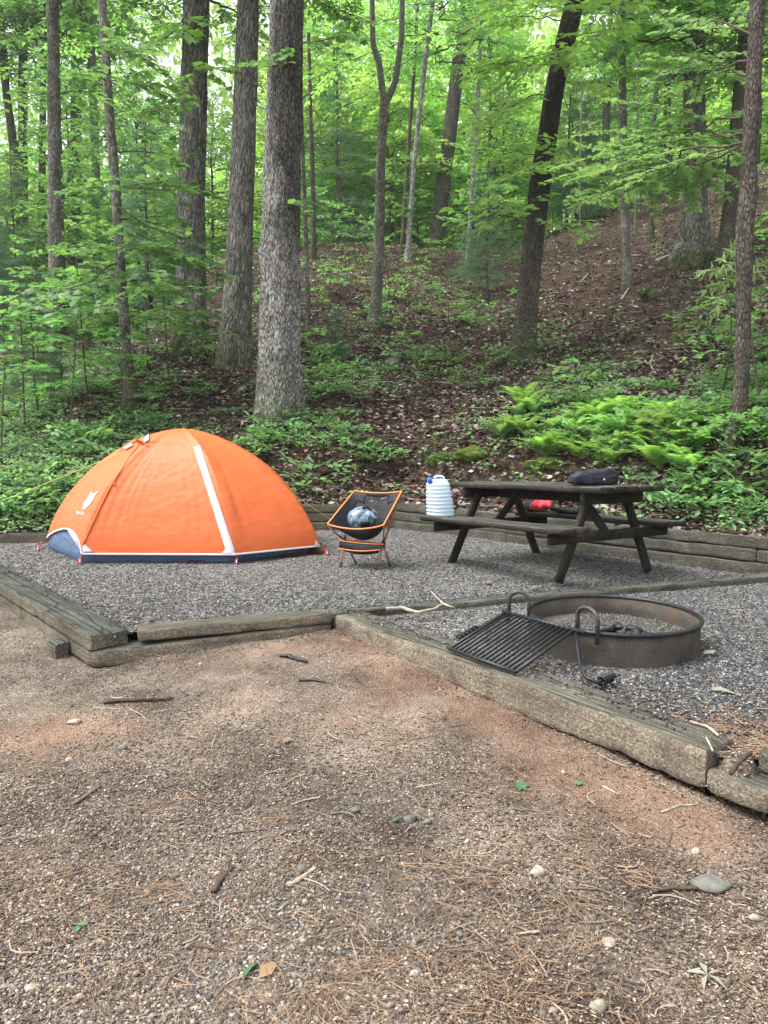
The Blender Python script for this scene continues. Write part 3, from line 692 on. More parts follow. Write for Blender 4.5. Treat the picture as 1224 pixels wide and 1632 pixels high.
# ------------------------------------------------------------------ timber borders and walls
def timber(A, B, wdt, h, mat, parent=None, name='timber', side=1, seed=0, rough=1.0, chip=1.0, bow=0.0):
    """squared timber; A-B is the top edge facing the viewer, the body lies to the given side of it"""
    A, B = np.array(A, float), np.array(B, float); d = B - A; L = np.linalg.norm(d); d /= L
    s_ = np.array([-d[1], d[0], 0.0]) * side; s_ /= np.linalg.norm(s_); u = np.array([0, 0, 1.0])
    n = max(6, int(L / .025)); b = .004
    sec = []
    nw, nh = 6, 6
    for t in np.linspace(b, wdt - b, nw): sec.append((t, 0))
    for t in np.linspace(-b, -h + b, nh): sec.append((wdt, t))
    for t in np.linspace(wdt - b, b, nw): sec.append((t, -h))
    for t in np.linspace(-h + b, -b, nh): sec.append((0, t))
    sec = np.array(sec); m = len(sec); tt = np.linspace(0, L, n)
    edge = np.zeros(m); edge[[0, nw - 1, nw, nw + nh - 1, nw + nh, 2 * nw + nh - 1, 2 * nw + nh, m - 1]] = 1
    loc = np.stack([np.repeat(tt[:, None], m, 1), np.repeat(sec[None, :, 0], n, 0), np.repeat(sec[None, :, 1], n, 0)], -1)
    q = loc + seed * 3.7
    cen = np.array([wdt / 2, -h / 2]); out = sec - cen; out /= np.linalg.norm(out, axis=1)[:, None]
    disp = .0035 * rough * fbm(q * np.array([.12, 1, 1]), 20, seed, 4) - edge * chip * .0085 * np.clip(fbm(q, 9, seed + 5, 3) + .05, 0, 1.2)
    endf = np.minimum(tt, L - tt); disp = disp - (.010 * np.exp(-endf / .012))[:, None]
    loc2 = loc.copy(); loc2[..., 1] += disp * out[None, :, 0]; loc2[..., 2] += disp * out[None, :, 1] + bow * np.sin(np.pi * tt / L)[:, None]
    V = A + loc2[..., 0, None] * d + loc2[..., 1, None] * s_ + loc2[..., 2, None] * u
    G = Geo(); G.grid(V, True); gr = [loc.reshape(-1, 3) + seed]
    for e in (0, n - 1):                  # end grain caps
        c = V[e].mean(0); k0 = G.n; G.add(np.concatenate([V[e], c[None]]), [[i, (i + 1) % m, m] if e else [(i + 1) % m, i, m] for i in range(m)])
        z = np.concatenate([loc[e], [[tt[e], wdt / 2, -h / 2]]]); gr.append(z[:, [1, 2, 0]] * .8 + seed)
    return G.build(name, M[mat], parent, False, {'grain': ('FLOAT_VECTOR', np.concatenate(gr))})

v3 = lambda p, z: np.array([p[0], p[1], z])
# left border: a broad top timber on a second one, with a short block under it
t = thing('timber_border', v3(LB1, -.17), 'broad green-grey timber border running back along the left edge of the tent pad', 'border')
timber(LB0 + np.append(-d_lb, 0) * 3.3, LB1, .235, .094, 'timber_green', t, seed=1, chip=1.2)
nL = np.array([-d_lb[1], d_lb[0]])
p0 = v3(LB0[:2] - d_lb * 3.2, -.066); p1 = v3(LB1[:2] - d_lb * .02, -.066)
timber(p0 + np.append(nL * .004, 0), p1 + np.append(nL * .004, 0), .20, .09, 'timber_green', t, seed=2)
bl = gp(72, 1020, -.07); timber(bl + [0, 0, 0], bl + np.array([.085, -.08, 0]), .10, .16, 'timber_green', t, 'support_block', seed=3)
# front border of the tent pad
t = thing('timber_border', v3((FW0 + JT)[:2] / 2, -.12), 'rough tan timber border along the front of the tent pad, below the tent', 'border')
fA, fB = FW0.copy(), JT.copy(); dF = (fB - fA)[:2] / np.linalg.norm((fB - fA)[:2]); nF = np.array([-dF[1], dF[0]])
timber(fA + np.append(dF * .025, 0), fB + np.append(-dF * .004, 0), .17, .066, 'timber_tan', t, seed=4, chip=1.5)
lowA = gp(144, 1040, -.066); lowB = v3(fB[:2] - dF * .006, -.037)
timber(lowA, lowB, .19, .095, 'timber_tan', t, seed=5, chip=1.3)
# divider between tent pad and fire area
dv = DV1 - JT; dv = dv / np.linalg.norm(dv)
t = tag(timber(JT + dv * .012 + [0, 0, .002], DV1 + dv * .25 + [0, 0, .002], .145, .11, 'timber_grey', None, 'timber_divider', seed=6, chip=1.4),
        'long low grey timber dividing the tent gravel from the fire ring gravel', 'border')
# border beside the fire ring
t = thing('timber_border', v3(F1, -.16), 'weathered tan timber border running past the fire ring towards the viewer, its end broken', 'border')
_o = np.append(d_fb, 0); nfb = np.append([-d_fb[1], d_fb[0]], 0)
timber(JT + _o * .022 - [0, 0, .003], F1, .21, .158, 'timber_tan', t, seed=7, chip=2.0)
timber(F1 + _o * .006 + nfb * .004 + [0, 0, -.076], F1 + _o * .235 + nfb * .004 + [0, 0, -.076], .20, .084, 'timber_tan', t, seed=8, chip=1.2)
timber(F1 + _o * .13 + nfb * .13 + [0, 0, .01], F1 + _o * 1.2 + nfb * .13 + [0, 0, .01], .16, .078, 'timber_grey', t, seed=9, chip=2.0)
timber(F1 + _o * .26 + nfb * .05 + [0, 0, -.085], F1 + _o * 1.3 + nfb * .05 + [0, 0, -.085], .2, .1, 'timber_grey', t, seed=10)
G = Geo(); RSb = np.random.RandomState(5)
# rear wall: two courses, stepping down to a low one on the left
nr3 = np.append(NR, 0); drr = (RW1 - RW0) / np.linalg.norm(RW1 - RW0); dr3 = np.append(drr, 0)
t = thing('retaining_wall', v3(RW1, 0), 'low greenish timber retaining wall behind the camp chair and orange tent', 'retaining wall')
cst = v3(CORNER, 0); Lr = 2.95
for k, (h0, h1) in enumerate(((-.06, .10), (.104, .205), (.209, .305))):
    timber(cst - dr3 * (Lr - .3 * k) + nr3 * .004 * k + [0, 0, h1], cst + dr3 * .12 + nr3 * .004 * k + [0, 0, h1], .14, h1 - h0, 'timber_green', t, seed=20 + k)
t = tag(timber(cst - dr3 * 6.4 + [0, 0, .085], cst - dr3 * (Lr + .01) + [0, 0, .085], .14, .15, 'timber_green', None, 'timber_border', seed=24),
        'low timber along the back of the gravel, left of the tent', 'border')
nx3 = np.append(NX, 0); dxx = (XW1 - XW0) / np.linalg.norm(XW1 - XW0); dx3 = np.append(dxx, 0)
t = thing('retaining_wall', v3((XW0 + XW1) / 2, 0), 'grey timber retaining wall of several courses behind the picnic table', 'retaining wall')
joints = ((0, 1.72, 5.6, 9.2), (0, 2.4, 4.3, 6.9, 9.2), (0, 1.3, 3.3, 6.1, 9.2))
for k, (h0, h1) in enumerate(((-.06, .088), (.092, .20), (.204, .305))):
    J = joints[k]
    for i in range(len(J) - 1):
        a = cst + dx3 * (J[i] + .004) + nx3 * (.004 * k + .003 * ((i * 7 + k) % 3)) + [0, 0, h1 - .004 * ((i + k) % 2)]
        timber(a, a + dx3 * (J[i + 1] - J[i] - .008), .14, h1 - h0 - .002, 'timber_grey', t, seed=30 + 5 * k + i)

# ------------------------------------------------------------------ tent
def lerp_closed(th, ths, vals):
    o = np.argsort(ths); T = np.concatenate([np.array(ths)[o], [ths[o[0]] + 2 * np.pi]]); Vv = np.array(vals)[o]; Vv = np.concatenate([Vv, Vv[:1]])
    thh = (th - T[0]) % (2 * np.pi) + T[0]; return T, Vv, thh
APX = np.array([-2.02, 7.72]); AH = 1.215
P1 = gp(128, 884, .08)[:2]; P0 = gp(72, 864, .06)[:2]; P2 = gp(374, 885, .08)[:2]; P3 = gp(511, 871, .08)[:2]
POLY = np.array([P3, [-.80, 8.50], [-2.75, 8.40], P0, P1, P2])
def rad_poly(th):
    r = np.full(np.shape(th), 1e9); dx, dy = np.cos(th), np.sin(th)
    for i in range(len(POLY)):
        a, b = POLY[i] - APX, POLY[(i + 1) % len(POLY)] - APX; e = b - a
        den = dx * e[1] - dy * e[0]; den = np.where(np.abs(den) < 1e-9, 1e-9, den)
        tt = (a[0] * e[1] - a[1] * e[0]) / den; uu = (a[0] * dy - a[1] * dx) / den
        r = np.where((tt > 0) & (uu >= -1e-6) & (uu <= 1 + 1e-6), np.minimum(r, tt), r)
    return r
NTH, NS = 360, 90
th = np.linspace(0, 2 * np.pi, NTH, endpoint=False); thP = np.array([math.atan2(*(p - APX)[::-1]) for p in POLY])
R = rad_poly(th)
Rs = R.copy()
cornerw = np.max([np.exp(-(np.angle(np.exp(1j * (th - a))) / .10) ** 2) for a in thP], 0)
def cutout(th):                           # the hem rises between the two left corners and stays low elsewhere
    z = np.full(len(th), .085)
    a, b = sorted((thP[3] % (2 * np.pi), thP[4] % (2 * np.pi)))
    q = ((th % (2 * np.pi)) - a) / (b - a); z = z + np.where((q > 0) & (q < 1), .17 * np.sin(np.pi * np.clip(q, 0, 1)) ** .6, 0)
    return z
ZB = cutout(th)
PEXP = 1.66
def tent_surf(th, R, ZB, u):              # u 0 hem .. 1 apex
    zz0 = ZB / AH
    z = zz0[None] + (1 - zz0[None]) * np.sin(u[:, None] * np.pi / 2) ** 1.05
    r = np.maximum(1 - z ** PEXP, 0) ** (1 / PEXP)
    return r * R[None], z * AH
u = np.linspace(0, 1, NS); RR, ZZ = tent_surf(th, R, ZB, u)
Xf = APX[0] + RR * np.cos(th); Yf = APX[1] + RR * np.sin(th)
cr = np.stack([Xf, Yf, ZZ], -1)
# panels sag a little between the poles; creases fan out of the corners
sag = -.028 * (1 - cornerw)[None] * np.sin(np.pi * np.clip(u, 0, 1))[:, None] ** .8
ang_c = np.min([np.abs(np.angle(np.exp(1j * (th - a)))) for a in thP], 0)
fan = .006 * np.sin(ang_c * 62 + 2.2 * np.sin(6 * u)[:, None] + 3 * n2(th * 3, th * 0, 1, 3)[None]) * np.exp(-ang_c / .22)[None] * np.clip(np.exp(-((u - .28) / .30) ** 2), 0, 1)[:, None]
fine = .003 * vnoise(cr * np.array([1, 1, 2.4]) , 7, 5) * (1 - u[:, None] ** 4) + .003 * fbm(cr * np.array([1, 1, 3.5]), 16, 9, 2)
seam = -.010 * np.exp(-((ZZ - 1.075) / .012) ** 2)
off = (sag + fan + fine) * np.clip(u * 6, 0.15, 1)[:, None] + seam
Xf = Xf + off * np.cos(th); Yf = Yf + off * np.sin(th)
FLY = np.stack([Xf, Yf, ZZ], -1)
tent = thing('dome_tent', (APX[0], APX[1], 0), 'orange dome tent with white trim pitched on the gravel pad', 'tent')
G = Geo(); G.grid(FLY, True); fly = G.build('fly_sheet', M['orange'], tent, True)
fv = FLY.reshape(-1, 3); bvh = BVHTree.FromPolygons([tuple(p) for p in fv], [tuple(int(i) for i in f) for f in np.concatenate(G.f[4])])
def on_fly(px, py, lift=.004):
    d = Vector(ray(px, py)).normalized(); h = bvh.ray_cast(Vector((0, 0, CAM_H)), d)
    if h[0] is None:
        h = bvh.find_nearest(Vector(at(px, py, 7.4)))
    nrm = h[1] if h[1].dot(d) < 0 else -h[1]
    return np.array(h[0] + nrm * lift)
def strip(pts, wd, name, mat, parent):
    P = np.array(pts); T = np.gradient(P, axis=0); C = np.array([0, 0, CAM_H]) - P
    # outward normal from the sheet itself
    Nn = np.array([bvh.find_nearest(Vector(p))[1][:] for p in P]); Nn *= np.sign((Nn * (P - np.array([APX[0], APX[1], .3]))).sum(1))[:, None]
    B = np.cross(T, Nn); B /= np.linalg.norm(B, axis=1)[:, None]; wv = np.broadcast_to(np.asarray(wd, float), (len(P),))[:, None]
    V = np.stack([P - B * wv / 2, P - B * wv / 2 + Nn * .004, P + B * wv / 2 + Nn * .004, P + B * wv / 2], 1); Gs = Geo(); Gs.grid(V, True); return Gs.build(name, M[mat], parent)
# white hem tape round the sheet
G = Geo(); hem = FLY[0]; outw = np.stack([np.cos(th), np.sin(th), 0 * th], -1)
ring_ = np.stack([hem + outw * .004 + [0, 0, .010], hem + outw * .007 + [0, 0, -.008], hem - outw * .002 + [0, 0, -.008], hem - outw * .004 + [0, 0, .009]], 1)
G.grid(np.concatenate([ring_, ring_[:1]]), True); G.build('hem_tape', M['white_tape'], tent, True)
zl = [on_fly(314 + (368 - 314) * q, 712 + (880 - 712) * q) for q in np.linspace(0, 1, 40)]
strip(zl, np.linspace(.060, .075, 40), 'door_tape', 'white_tape', tent)
# corner patches (white triangles at the stakes)
for ptc, sgn in (((128, 884), 1), ((374, 887), -1), ((509, 872), -1)):
    x0, y0 = ptc
    tri = {128: [(126, 884), (152, 883), (135, 867)], 374: [(352, 883), (376, 882), (365, 868)], 509: [(500, 871), (510, 871), (503, 861)]}[x0]
    Gs = Geo(); g_ = []
    n_ = 6
    for i in range(n_ + 1):
        for j in range(n_ + 1 - i):
            a, b = i / n_, j / n_; q = np.array(tri[0]) * (1 - a - b) + np.array(tri[1]) * a + np.array(tri[2]) * b; g_.append(on_fly(*q, .006))
    idx = {}; c = 0
    for i in range(n_ + 1):
        for j in range(n_ + 1 - i): idx[i, j] = c; c += 1
    Fc = []
    for i in range(n_):
        for j in range(n_ - i):
            Fc.append([idx[i, j], idx[i + 1, j], idx[i, j + 1]])
            if j < n_ - i - 1: Fc.append([idx[i + 1, j], idx[i + 1, j + 1], idx[i, j + 1]])
    Gs.add(g_, Fc); Gs.build('corner_patch', M['white_tape'], tent)
# pole sleeve running up the front left ridge
sl_ = [on_fly(*q, .004) for q in ((133, 868), (146, 838), (160, 808), (174, 780), (190, 754), (207, 728), (224, 707), (232, 699))]
G = Geo(); q = np.linspace(0, 7, 40); S8 = np.array(sl_); S8 = np.stack([np.interp(q, np.arange(8), S8[:, k]) for k in range(3)], -1); G.tube(S8, .0095, 8); G.build('pole_sleeve', M['orange'], tent, True)
# vent hood near the top left with its white ends
hood = []
for a in np.linspace(0, 1, 9):
    b0 = on_fly(186 + 40 * a, 722 - 26 * a, .002); hood.append(b0)
hood = np.array(hood); G = Geo(); rows = []
for k, lift in enumerate((0, .03, .045, .03, 0)):
    rows.append(hood + np.array([.0, -.25, .97]) * (lift * np.sin(np.linspace(.25, 2.9, 9))[:, None]) + np.array([.045, -.03, -.02]) * k / 4)
G.grid(np.array(rows)); G.build('vent_hood', M['orange'], tent, True)
for poly in ([(224, 695), (231, 689), (238, 694), (231, 703)], [(199, 716), (212, 709), (213, 712), (202, 718)]):
    pts = [on_fly(x_, y_, .022) for x_, y_ in poly]; Gs = Geo(); Gs.add(pts + [p + np.array([.0, .012, -.012]) for p in pts], [[0, 1, 2, 3], [7, 6, 5, 4], [0, 4, 5, 1], [1, 5, 6, 2], [2, 6, 7, 3], [3, 7, 4, 0]]); Gs.build('vent_patch', M['white_tape'], tent)
# small toggle on the ridge
G = Geo(); a = on_fly(181, 773, .012); G.tube([a, a + [.03, -.004, .004]], .008, 6); G.build('toggle', M['orange'], tent)
# ground tub showing below the fly
TB = APX + (POLY - APX) * .965; tb = []
thb = np.linspace(0, 2 * np.pi, 200, endpoint=False); Rt = rad_poly(thb) * (.915 + .08 * (cutout(thb) > .09))
prof = ((.0, .985), (.03, 1.0), (.08, .985), (.15, .972), (.21, .95), (.26, .92))
rows = [np.stack([APX[0] + Rt * k * np.cos(thb), APX[1] + Rt * k * np.sin(thb), np.full(200, z_)], -1) + .008 * vnoise(np.stack([thb * 9, thb * 0 + z_ * 9, thb * 0], -1), 1, 4)[:, None] * np.stack([np.cos(thb), np.sin(thb), thb * 0], -1) for z_, k in prof]
G = Geo(); G.grid(np.array(rows), True); G.build('ground_tub', M['blue_tub'], tent, True)
# maroon ground sheet and door flap on the gravel under the front hem
a, b, c_, d_ = gp(300, 894, .014), gp(376, 897, .014), gp(470, 888, .014), gp(515, 880, .014)
G = Geo(); rows = []
for q in np.linspace(0, 1, 24):
    e = a * (1 - q) + d_ * q; mid = e + np.array([0, -.05 - .06 * math.sin(q * math.pi), 0]); rows.append([e + [0, .35, .02], e + [0, .1, .012 + .012 * math.sin(q * 19)], mid + [0, 0, .006]])
G.grid(np.array(rows)); G.build('ground_sheet', M['maroon'], tent, True)
G = Geo(); c0 = gp(282, 890, .03); q = np.linspace(0, np.pi, 12)
G.tube(np.stack([c0[0] + .09 * np.cos(q), c0[1] + q * 0, .015 + .045 * np.sin(q)], -1), .016, 6); G.build('carry_loop', M['orange'], tent, True)
# stake loops of red webbing
for px, py, dxs in ((66, 874, -1), (128, 894, 0), (376, 895, .2), (516, 881, 1)):
    s0 = gp(px, py - 6, .05) if px != 66 else gp(px + 6, py - 10, .05); e0 = gp(px, py + 3, .008) + np.array([.03 * dxs, -.02, 0])
    lp = thing_loop = Geo()
    for k in (-1, 1):
        q = np.linspace(0, 1, 7)[:, None]; mid = np.array([.009 * k + .012 * dxs, 0, .012 + .008 * k])
        lp.tube(s0 * (1 - q) + e0 * q + mid * np.sin(np.pi * q), .0055, 6)
    lp.tube([e0 + [-.02, 0, .004], e0 + [.02, 0, .006]], .006, 6)
    st = lp.build('stake_loop', M['red_web'], tent, True)
    Gs = Geo(); Gs.tube([e0 + [0, 0, -.06], e0 + [.004, .006, .035]], .004, 6); Gs.build('stake', M['white_tape'], st)
# emblem: a white animal head outline with a line of lettering below it
emb = [(146.3, 783.5), (148.5, 787.5), (152.6, 786.6), (157, 783.3), (155.4, 787), (151.8, 790.5), (149.2, 796.5), (146.4, 801), (142.4, 806), (138.2, 809.6), (135.2, 812.6), (134.4, 811.2), (133.2, 812.3), (131.5, 811.2), (133.2, 808.6), (133.8, 805.6), (134.8, 801), (138.4, 797), (141.4, 792.4), (143.6, 788.5)]
def decal(poly, name, mat, parent, lift=.007):
    import mathutils
    tris = mathutils.geometry.tessellate_polygon([[Vector((x_, y_, 0)) for x_, y_ in poly]])
    pts = [on_fly(x_, y_, lift) for x_, y_ in poly]; Gs = Geo(); Gs.add(pts, [list(t_) for t_ in tris]); return Gs.build(name, M[mat], parent)
em = decal(emb, 'emblem', 'white_print', fly)
for c_x, c_y in ((140, 798.5), (144.2, 799.8)):
    Gs = Geo()
    pts = [on_fly(c_x + ox, c_y + oy, .010) for ox, oy in ((-.9, .5), (.1, -1.6), (1.1, -.7), (.2, 1.3))]; Gs.add(pts, [[0, 1, 2, 3]]); Gs.build('emblem_eye', M['print_grey'], fly)
fc = bpy.data.curves.new('lettering', 'FONT'); fc.body = "Night Cat"; fc.size = 1.0; fo = bpy.data.objects.new('tmp_text', fc); COL.objects.link(fo)
dg = bpy.context.evaluated_depsgraph_get(); me = bpy.data.meshes.new_from_object(fo.evaluated_get(dg))
TV = np.array([v.co[:] for v in me.vertices]); TF = [list(p.vertices) for p in me.polygons]; bpy.data.objects.remove(fo)
TV[:, 0] -= TV[:, 0].min(); wtx = TV[:, 0].max()
Gs = Geo(); pts = [on_fly(122.4 + x_ / wtx * 12.2, 818.6 + x_ / wtx * 2.4 - y_ * 6.4 + 0, .007) for x_, y_, _ in TV]
for f_ in TF:
    for k in range(1, len(f_) - 1): Gs.f.setdefault(3, [])
Gs.add(pts, [[f_[0], f_[k], f_[k + 1]] for f_ in TF for k in range(1, len(f_) - 1)]); Gs.build('lettering', M['white_print'], fly)
# guy lines
G = Geo(); a = on_fly(196, 722, .01); b = at(-60, 822, 8.3); G.tube([a, (a + b) / 2 - [0, 0, .01], b], .0032, 5); G.build('guy_line', M['yellow_cord'], tent)
G = Geo(); a = on_fly(452, 779, .01); b = gp(575, 858, .01); G.tube([a, (a + b) / 2 - [0, 0, .01], b], .0032, 5); G.build('guy_line', M['yellow_cord'], tent)

# ------------------------------------------------------------------ camp chair and the round sack on it
fl, frr, bl_, br_ = at(522, 835, 6.74), at(612, 836, 6.52), at(565, 782, 7.06), at(640, 783, 6.84)
chair = thing('camp_chair', v3((fl + br_) / 2, 0), 'small folding camp chair with black sling seat and orange frame beside the tent', 'chair')
def sling(u, v):
    u, v = np.asarray(u, float), np.asarray(v, float)
    e = lambda a, b, t_: a + (b - a) * t_[..., None]
    Pm = e(e(fl, bl_, v), e(frr, br_, v), u)
    ax = (frr - fl) / np.linalg.norm(frr - fl); bx = (bl_ - fl) / np.linalg.norm(bl_ - fl); nn = np.cross(ax, bx)
    s_ = np.sin(np.pi * u) ** .75
    dpt = s_ * (.045 * (1 - v) ** 2 + .235 * np.sin(np.pi * np.clip(v, 0, 1) ** .80) ** .9 + .02 * v ** 4)
    dirn = -nn * .55 + np.array([0, 0, -1]) * .75
    dirn /= np.linalg.norm(dirn)
    return Pm + dirn * dpt[..., None]
NU, NV = 24, 28
uu, vv = np.meshgrid(np.linspace(0, 1, NU), np.linspace(0, 1, NV)); PS = sling(uu, vv)
G = Geo(); Fc, Fm = [], []
for j in range(NV - 1):
    for i in range(NU - 1):
        cu, cv = (i + .5) / (NU - 1), (j + .5) / (NV - 1); q = [j * NU + i, j * NU + i + 1, (j + 1) * NU + i + 1, (j + 1) * NU + i]
        (Fm if (.13 < cu < .87 and .50 < cv < .96 and not (cv > .86 and (cu < .24 or cu > .76))) else Fc).append(q)
def sub(V, F):
    F = np.array(F); ids = np.unique(F); mp = -np.ones(len(V), int); mp[ids] = np.arange(len(ids)); return V[ids], mp[F]
G.add(*sub(PS.reshape(-1, 3), Fc)); seat = G.build('sling_seat', M['black_fabric'], chair, True)
m_ = seat.modifiers.new('thick', 'SOLIDIFY'); m_.thickness = .004
G = Geo(); G.add(*sub(PS.reshape(-1, 3), Fm)); G.build('mesh_back', M['mesh'], chair, True)
per = np.concatenate([PS[0], PS[1:, -1], PS[-1, ::-1][1:], PS[::-1, 0][1:-1]]); G = Geo(); G.tube(np.concatenate([per, per[:1]]), .0075, 6, False); G.build('piping', M['orange_pipe'], chair, True)
hl, hr = at(549, 861, 6.80), at(611, 867, 6.72)
G = Geo(); G.tube([hl, hr], .009, 8); G.build('hub_bar', M['orange_tube'], chair, True)
for h_, a_, b_ in ((hl, fl, bl_), (hr, frr, br_)):
    for e_ in (a_, b_):
        G = Geo(); mid = (h_ + e_) / 2 + np.array([0, 0, -.012]); G.tube([h_, mid, e_ + [0, 0, -.008]], .0075, 8); G.build('seat_pole', M['orange_tube'], chair, True)
    G = Geo(); G.tube([h_ + [0, 0, .03], h_ + [0, 0, -.035]], .017, 8); G.build('hub', M['black_plastic'], chair, True)
for h_, px, py in ((hl, 543, 902), (hl, 567, 897), (hr, 599, 905), (hr, 621, 900)):
    f_ = gp(px, py, .012); G = Geo(); G.tube([h_, f_], .0075, 8); lg = G.build('leg', M['orange_tube'], chair, True)
    d_ = (h_ - f_) / np.linalg.norm(h_ - f_); G = Geo(); G.tube([f_ - d_ * .012, f_ + d_ * .03], .011, 8); G.build('foot', M['black_plastic'], lg, True)
# pocket hung across the front
pk = [[at(541, 862, 6.70), at(612, 868, 6.60)], [at(540, 874, 6.68), at(606, 876, 6.58)], [at(552, 880, 6.70), at(603, 882, 6.62)]]
G = Geo(); rows = []
for r_, (a, b) in enumerate(pk):
    q = np.linspace(0, 1, 14)[:, None]; rows.append(a + (b - a) * q + np.array([0, -.03, -.012]) * np.sin(np.pi * q) * (1 if r_ else .5))
bk = [r_ + np.array([0, .07, 0]) for r_ in rows[::-1]]; G.grid(np.array(rows + bk)); G.build('pocket', M['black_fabric'], chair, True)
G = Geo(); G.tube(rows[1] + [0, -.006, 0], .005, 6); G.tube(rows[0] + [0, -.004, .004], .004, 6); G.build('pocket_piping', M['orange_pipe'], chair, True)
# sack
ctr = at(579, 826, 6.78); rsk = 24.0 * 6.78 / FPX
sack = thing('stuff_sack', ctr - [0, 0, rsk], 'round blue-grey patterned sack with black buckles lying in the camp chair', 'sack')
V, Fc = stone_template('ico2'); 
import bmesh
bm = bmesh.new(); bmesh.ops.create_icosphere(bm, subdivisions=4, radius=1); V = np.array([v.co[:] for v in bm.verts]); Fc = np.array([[v.index for v in f.verts] for f in bm.faces]); bm.free()
cre = 1 + .035 * fbm(V, 2.2, 61, 3) - .05 * np.exp(-((V[:, 0] * .5 + V[:, 2] * .86 - .25) / .05) ** 2)
VS = V * cre[:, None] * np.array([1.05, .9, .80]) * rsk
G = Geo(); G.add(VS + ctr, Fc); G.build('body', M['sack'], sack, True)
G = Geo(); q = np.linspace(-.9, .9, 12)
G.tube(np.stack([ctr[0] + rsk * (.25 + .32 * q), ctr[1] - rsk * .45 + 0 * q, ctr[2] + rsk * (.80 - .22 * q ** 2 - .10 * q)], -1), .011, 6); G.build('strap', M['black_fabric'], sack, True)
G = Geo(); 
for k in range(5): 
    pass
pq = []
for b_ in np.linspace(0, 1, 6):
    rowp = []
    for a_ in np.linspace(0, 1, 7):
        dd = np.array([-.15 + .62 * a_, -1.0, -.12 - .55 * b_ ]); dd /= np.linalg.norm(dd); rowp.append(ctr + dd * np.array([1.05, .9, .8]) * rsk * 1.035)
    pq.append(rowp)
G.grid(np.array(pq)); o_ = G.build('buckle_patch', M['black_plastic'], sack, True); o_.modifiers.new('thick', 'SOLIDIFY').thickness = .008

# ------------------------------------------------------------------ picnic table
TX, TY, TYAW, TTX, TTY = 1.427, 6.67, -.975, .034, -.023
ct, st_ = math.cos(TYAW), math.sin(TYAW)
def tl(x, y, z): return np.array([TX + x * ct - y * st_, TY + x * st_ + y * ct, z + TTX * x + TTY * y])
table = thing('picnic_table', (TX, TY, 0), 'dark weathered wooden picnic table with attached benches on the gravel', 'table')
def plank(name, mat, x0, x1, y0, y1, z0, z1, nb, parent, seed):
    """several boards side by side as one part"""
    G = Geo(); gr = []
    wd = (y1 - y0) / nb
    for b in range(nb):
        xsn = np.linspace(x0 + .006 * ((b * 7 + seed) % 3), x1 - .007 * ((b * 5 + seed) % 3), 40); ya, yb = y0 + b * wd + .004, y0 + (b + 1) * wd - .004
        sec = [(ya, z0), (ya, z1 - .006), (ya + .006, z1), ((ya + yb) / 2, z1 + .001), (yb - .006, z1), (yb, z1 - .006), (yb, z0)]
        V = np.array([[tl(x_, y_, z_ + (.0025 * math.sin(x_ * 5 + b * 2 + seed))) for y_, z_ in sec] for x_ in xsn])
        V += .0018 * fbm(V, 20, seed + b, 2)[..., None]
        k0 = G.n; G.grid(V, True); loc = np.array([[[x_, y_ + b * 3.1, z_] for y_, z_ in sec] for x_ in xsn]).reshape(-1, 3); gr.append(loc + seed)
        n_ = len(sec)
        for e in (0, 39): G.f.setdefault(n_, []).append(np.array([(np.arange(n_) if e else np.arange(n_)[::-1]) + k0 + e * n_]))
    return G.build(name, M[mat], parent, False, {'grain': ('FLOAT_VECTOR', np.concatenate(gr))})
def member(name, a, b, wd, ht, parent, seed, mat='table_leg'):
    a, b = tl(*a), tl(*b); d = b - a; L = np.linalg.norm(d); d /= L
    up = np.array([ct, st_, 0.0]); s_ = np.cross(d, up); s_ /= np.linalg.norm(s_); up = np.cross(s_, d)
    xs_ = np.linspace(0, L, 14); bb = .004
    sec = [(-wd / 2, -ht / 2 + bb), (-wd / 2, ht / 2 - bb), (-wd / 2 + bb, ht / 2), (wd / 2 - bb, ht / 2), (wd / 2, ht / 2 - bb), (wd / 2, -ht / 2 + bb), (wd / 2 - bb, -ht / 2), (-wd / 2 + bb, -ht / 2)]
    V = np.array([[a + d * x_ + s_ * p_ + up * q_ for p_, q_ in sec] for x_ in xs_]); V += .0015 * fbm(V, 22, seed, 2)[..., None]
    G = Geo(); G.grid(V, True); G.f.setdefault(8, []).append(np.array([np.arange(8)[::-1], np.arange(8) + 13 * 8]))
    gr = np.array([[[x_, p_, q_] for p_, q_ in sec] for x_ in xs_]).reshape(-1, 3) + seed * 1.3
    return G.build(name, M[mat], parent, False, {'grain': ('FLOAT_VECTOR', gr)})
ZT, ZBn = .739, .437
plank('tabletop', 'table_wood', -.9, .9, -.3825, .3825, ZT - .045, ZT, 5, table, 1)
plank('bench_seat', 'table_wood', -.878, .878, -.743, -.453, ZBn - .042, ZBn, 2, table, 2)
plank('bench_seat', 'table_wood', -.878, .878, .453, .743, ZBn - .042, ZBn, 2, table, 3)
k = 0
for sx in (-.648, .648):
    for sy in (-1, 1):
        k += 1; member('leg', (sx, sy * .544, .005), (sx, sy * .20, ZT - .049), .068, .042, table, k)
    member('bench_beam', (sx + .047 * np.sign(sx), -.70, ZBn - .092), (sx + .047 * np.sign(sx), .70, ZBn - .085), .080, .04, table, 10 + k)
    member('top_cleat', (sx + .047 * np.sign(sx), -.355, ZT - .095), (sx + .047 * np.sign(sx), .355, ZT - .095), .09, .04, table, 20 + k)
    member('brace', (sx * .97, 0, ZBn - .06), (sx * .52, 0, ZT - .06), .07, .04, table, 30 + k)
mid_ = member('centre_rail', (-.60, .0, ZT - .10), (.60, .0, ZT - .10), .038, .09, table, 40)

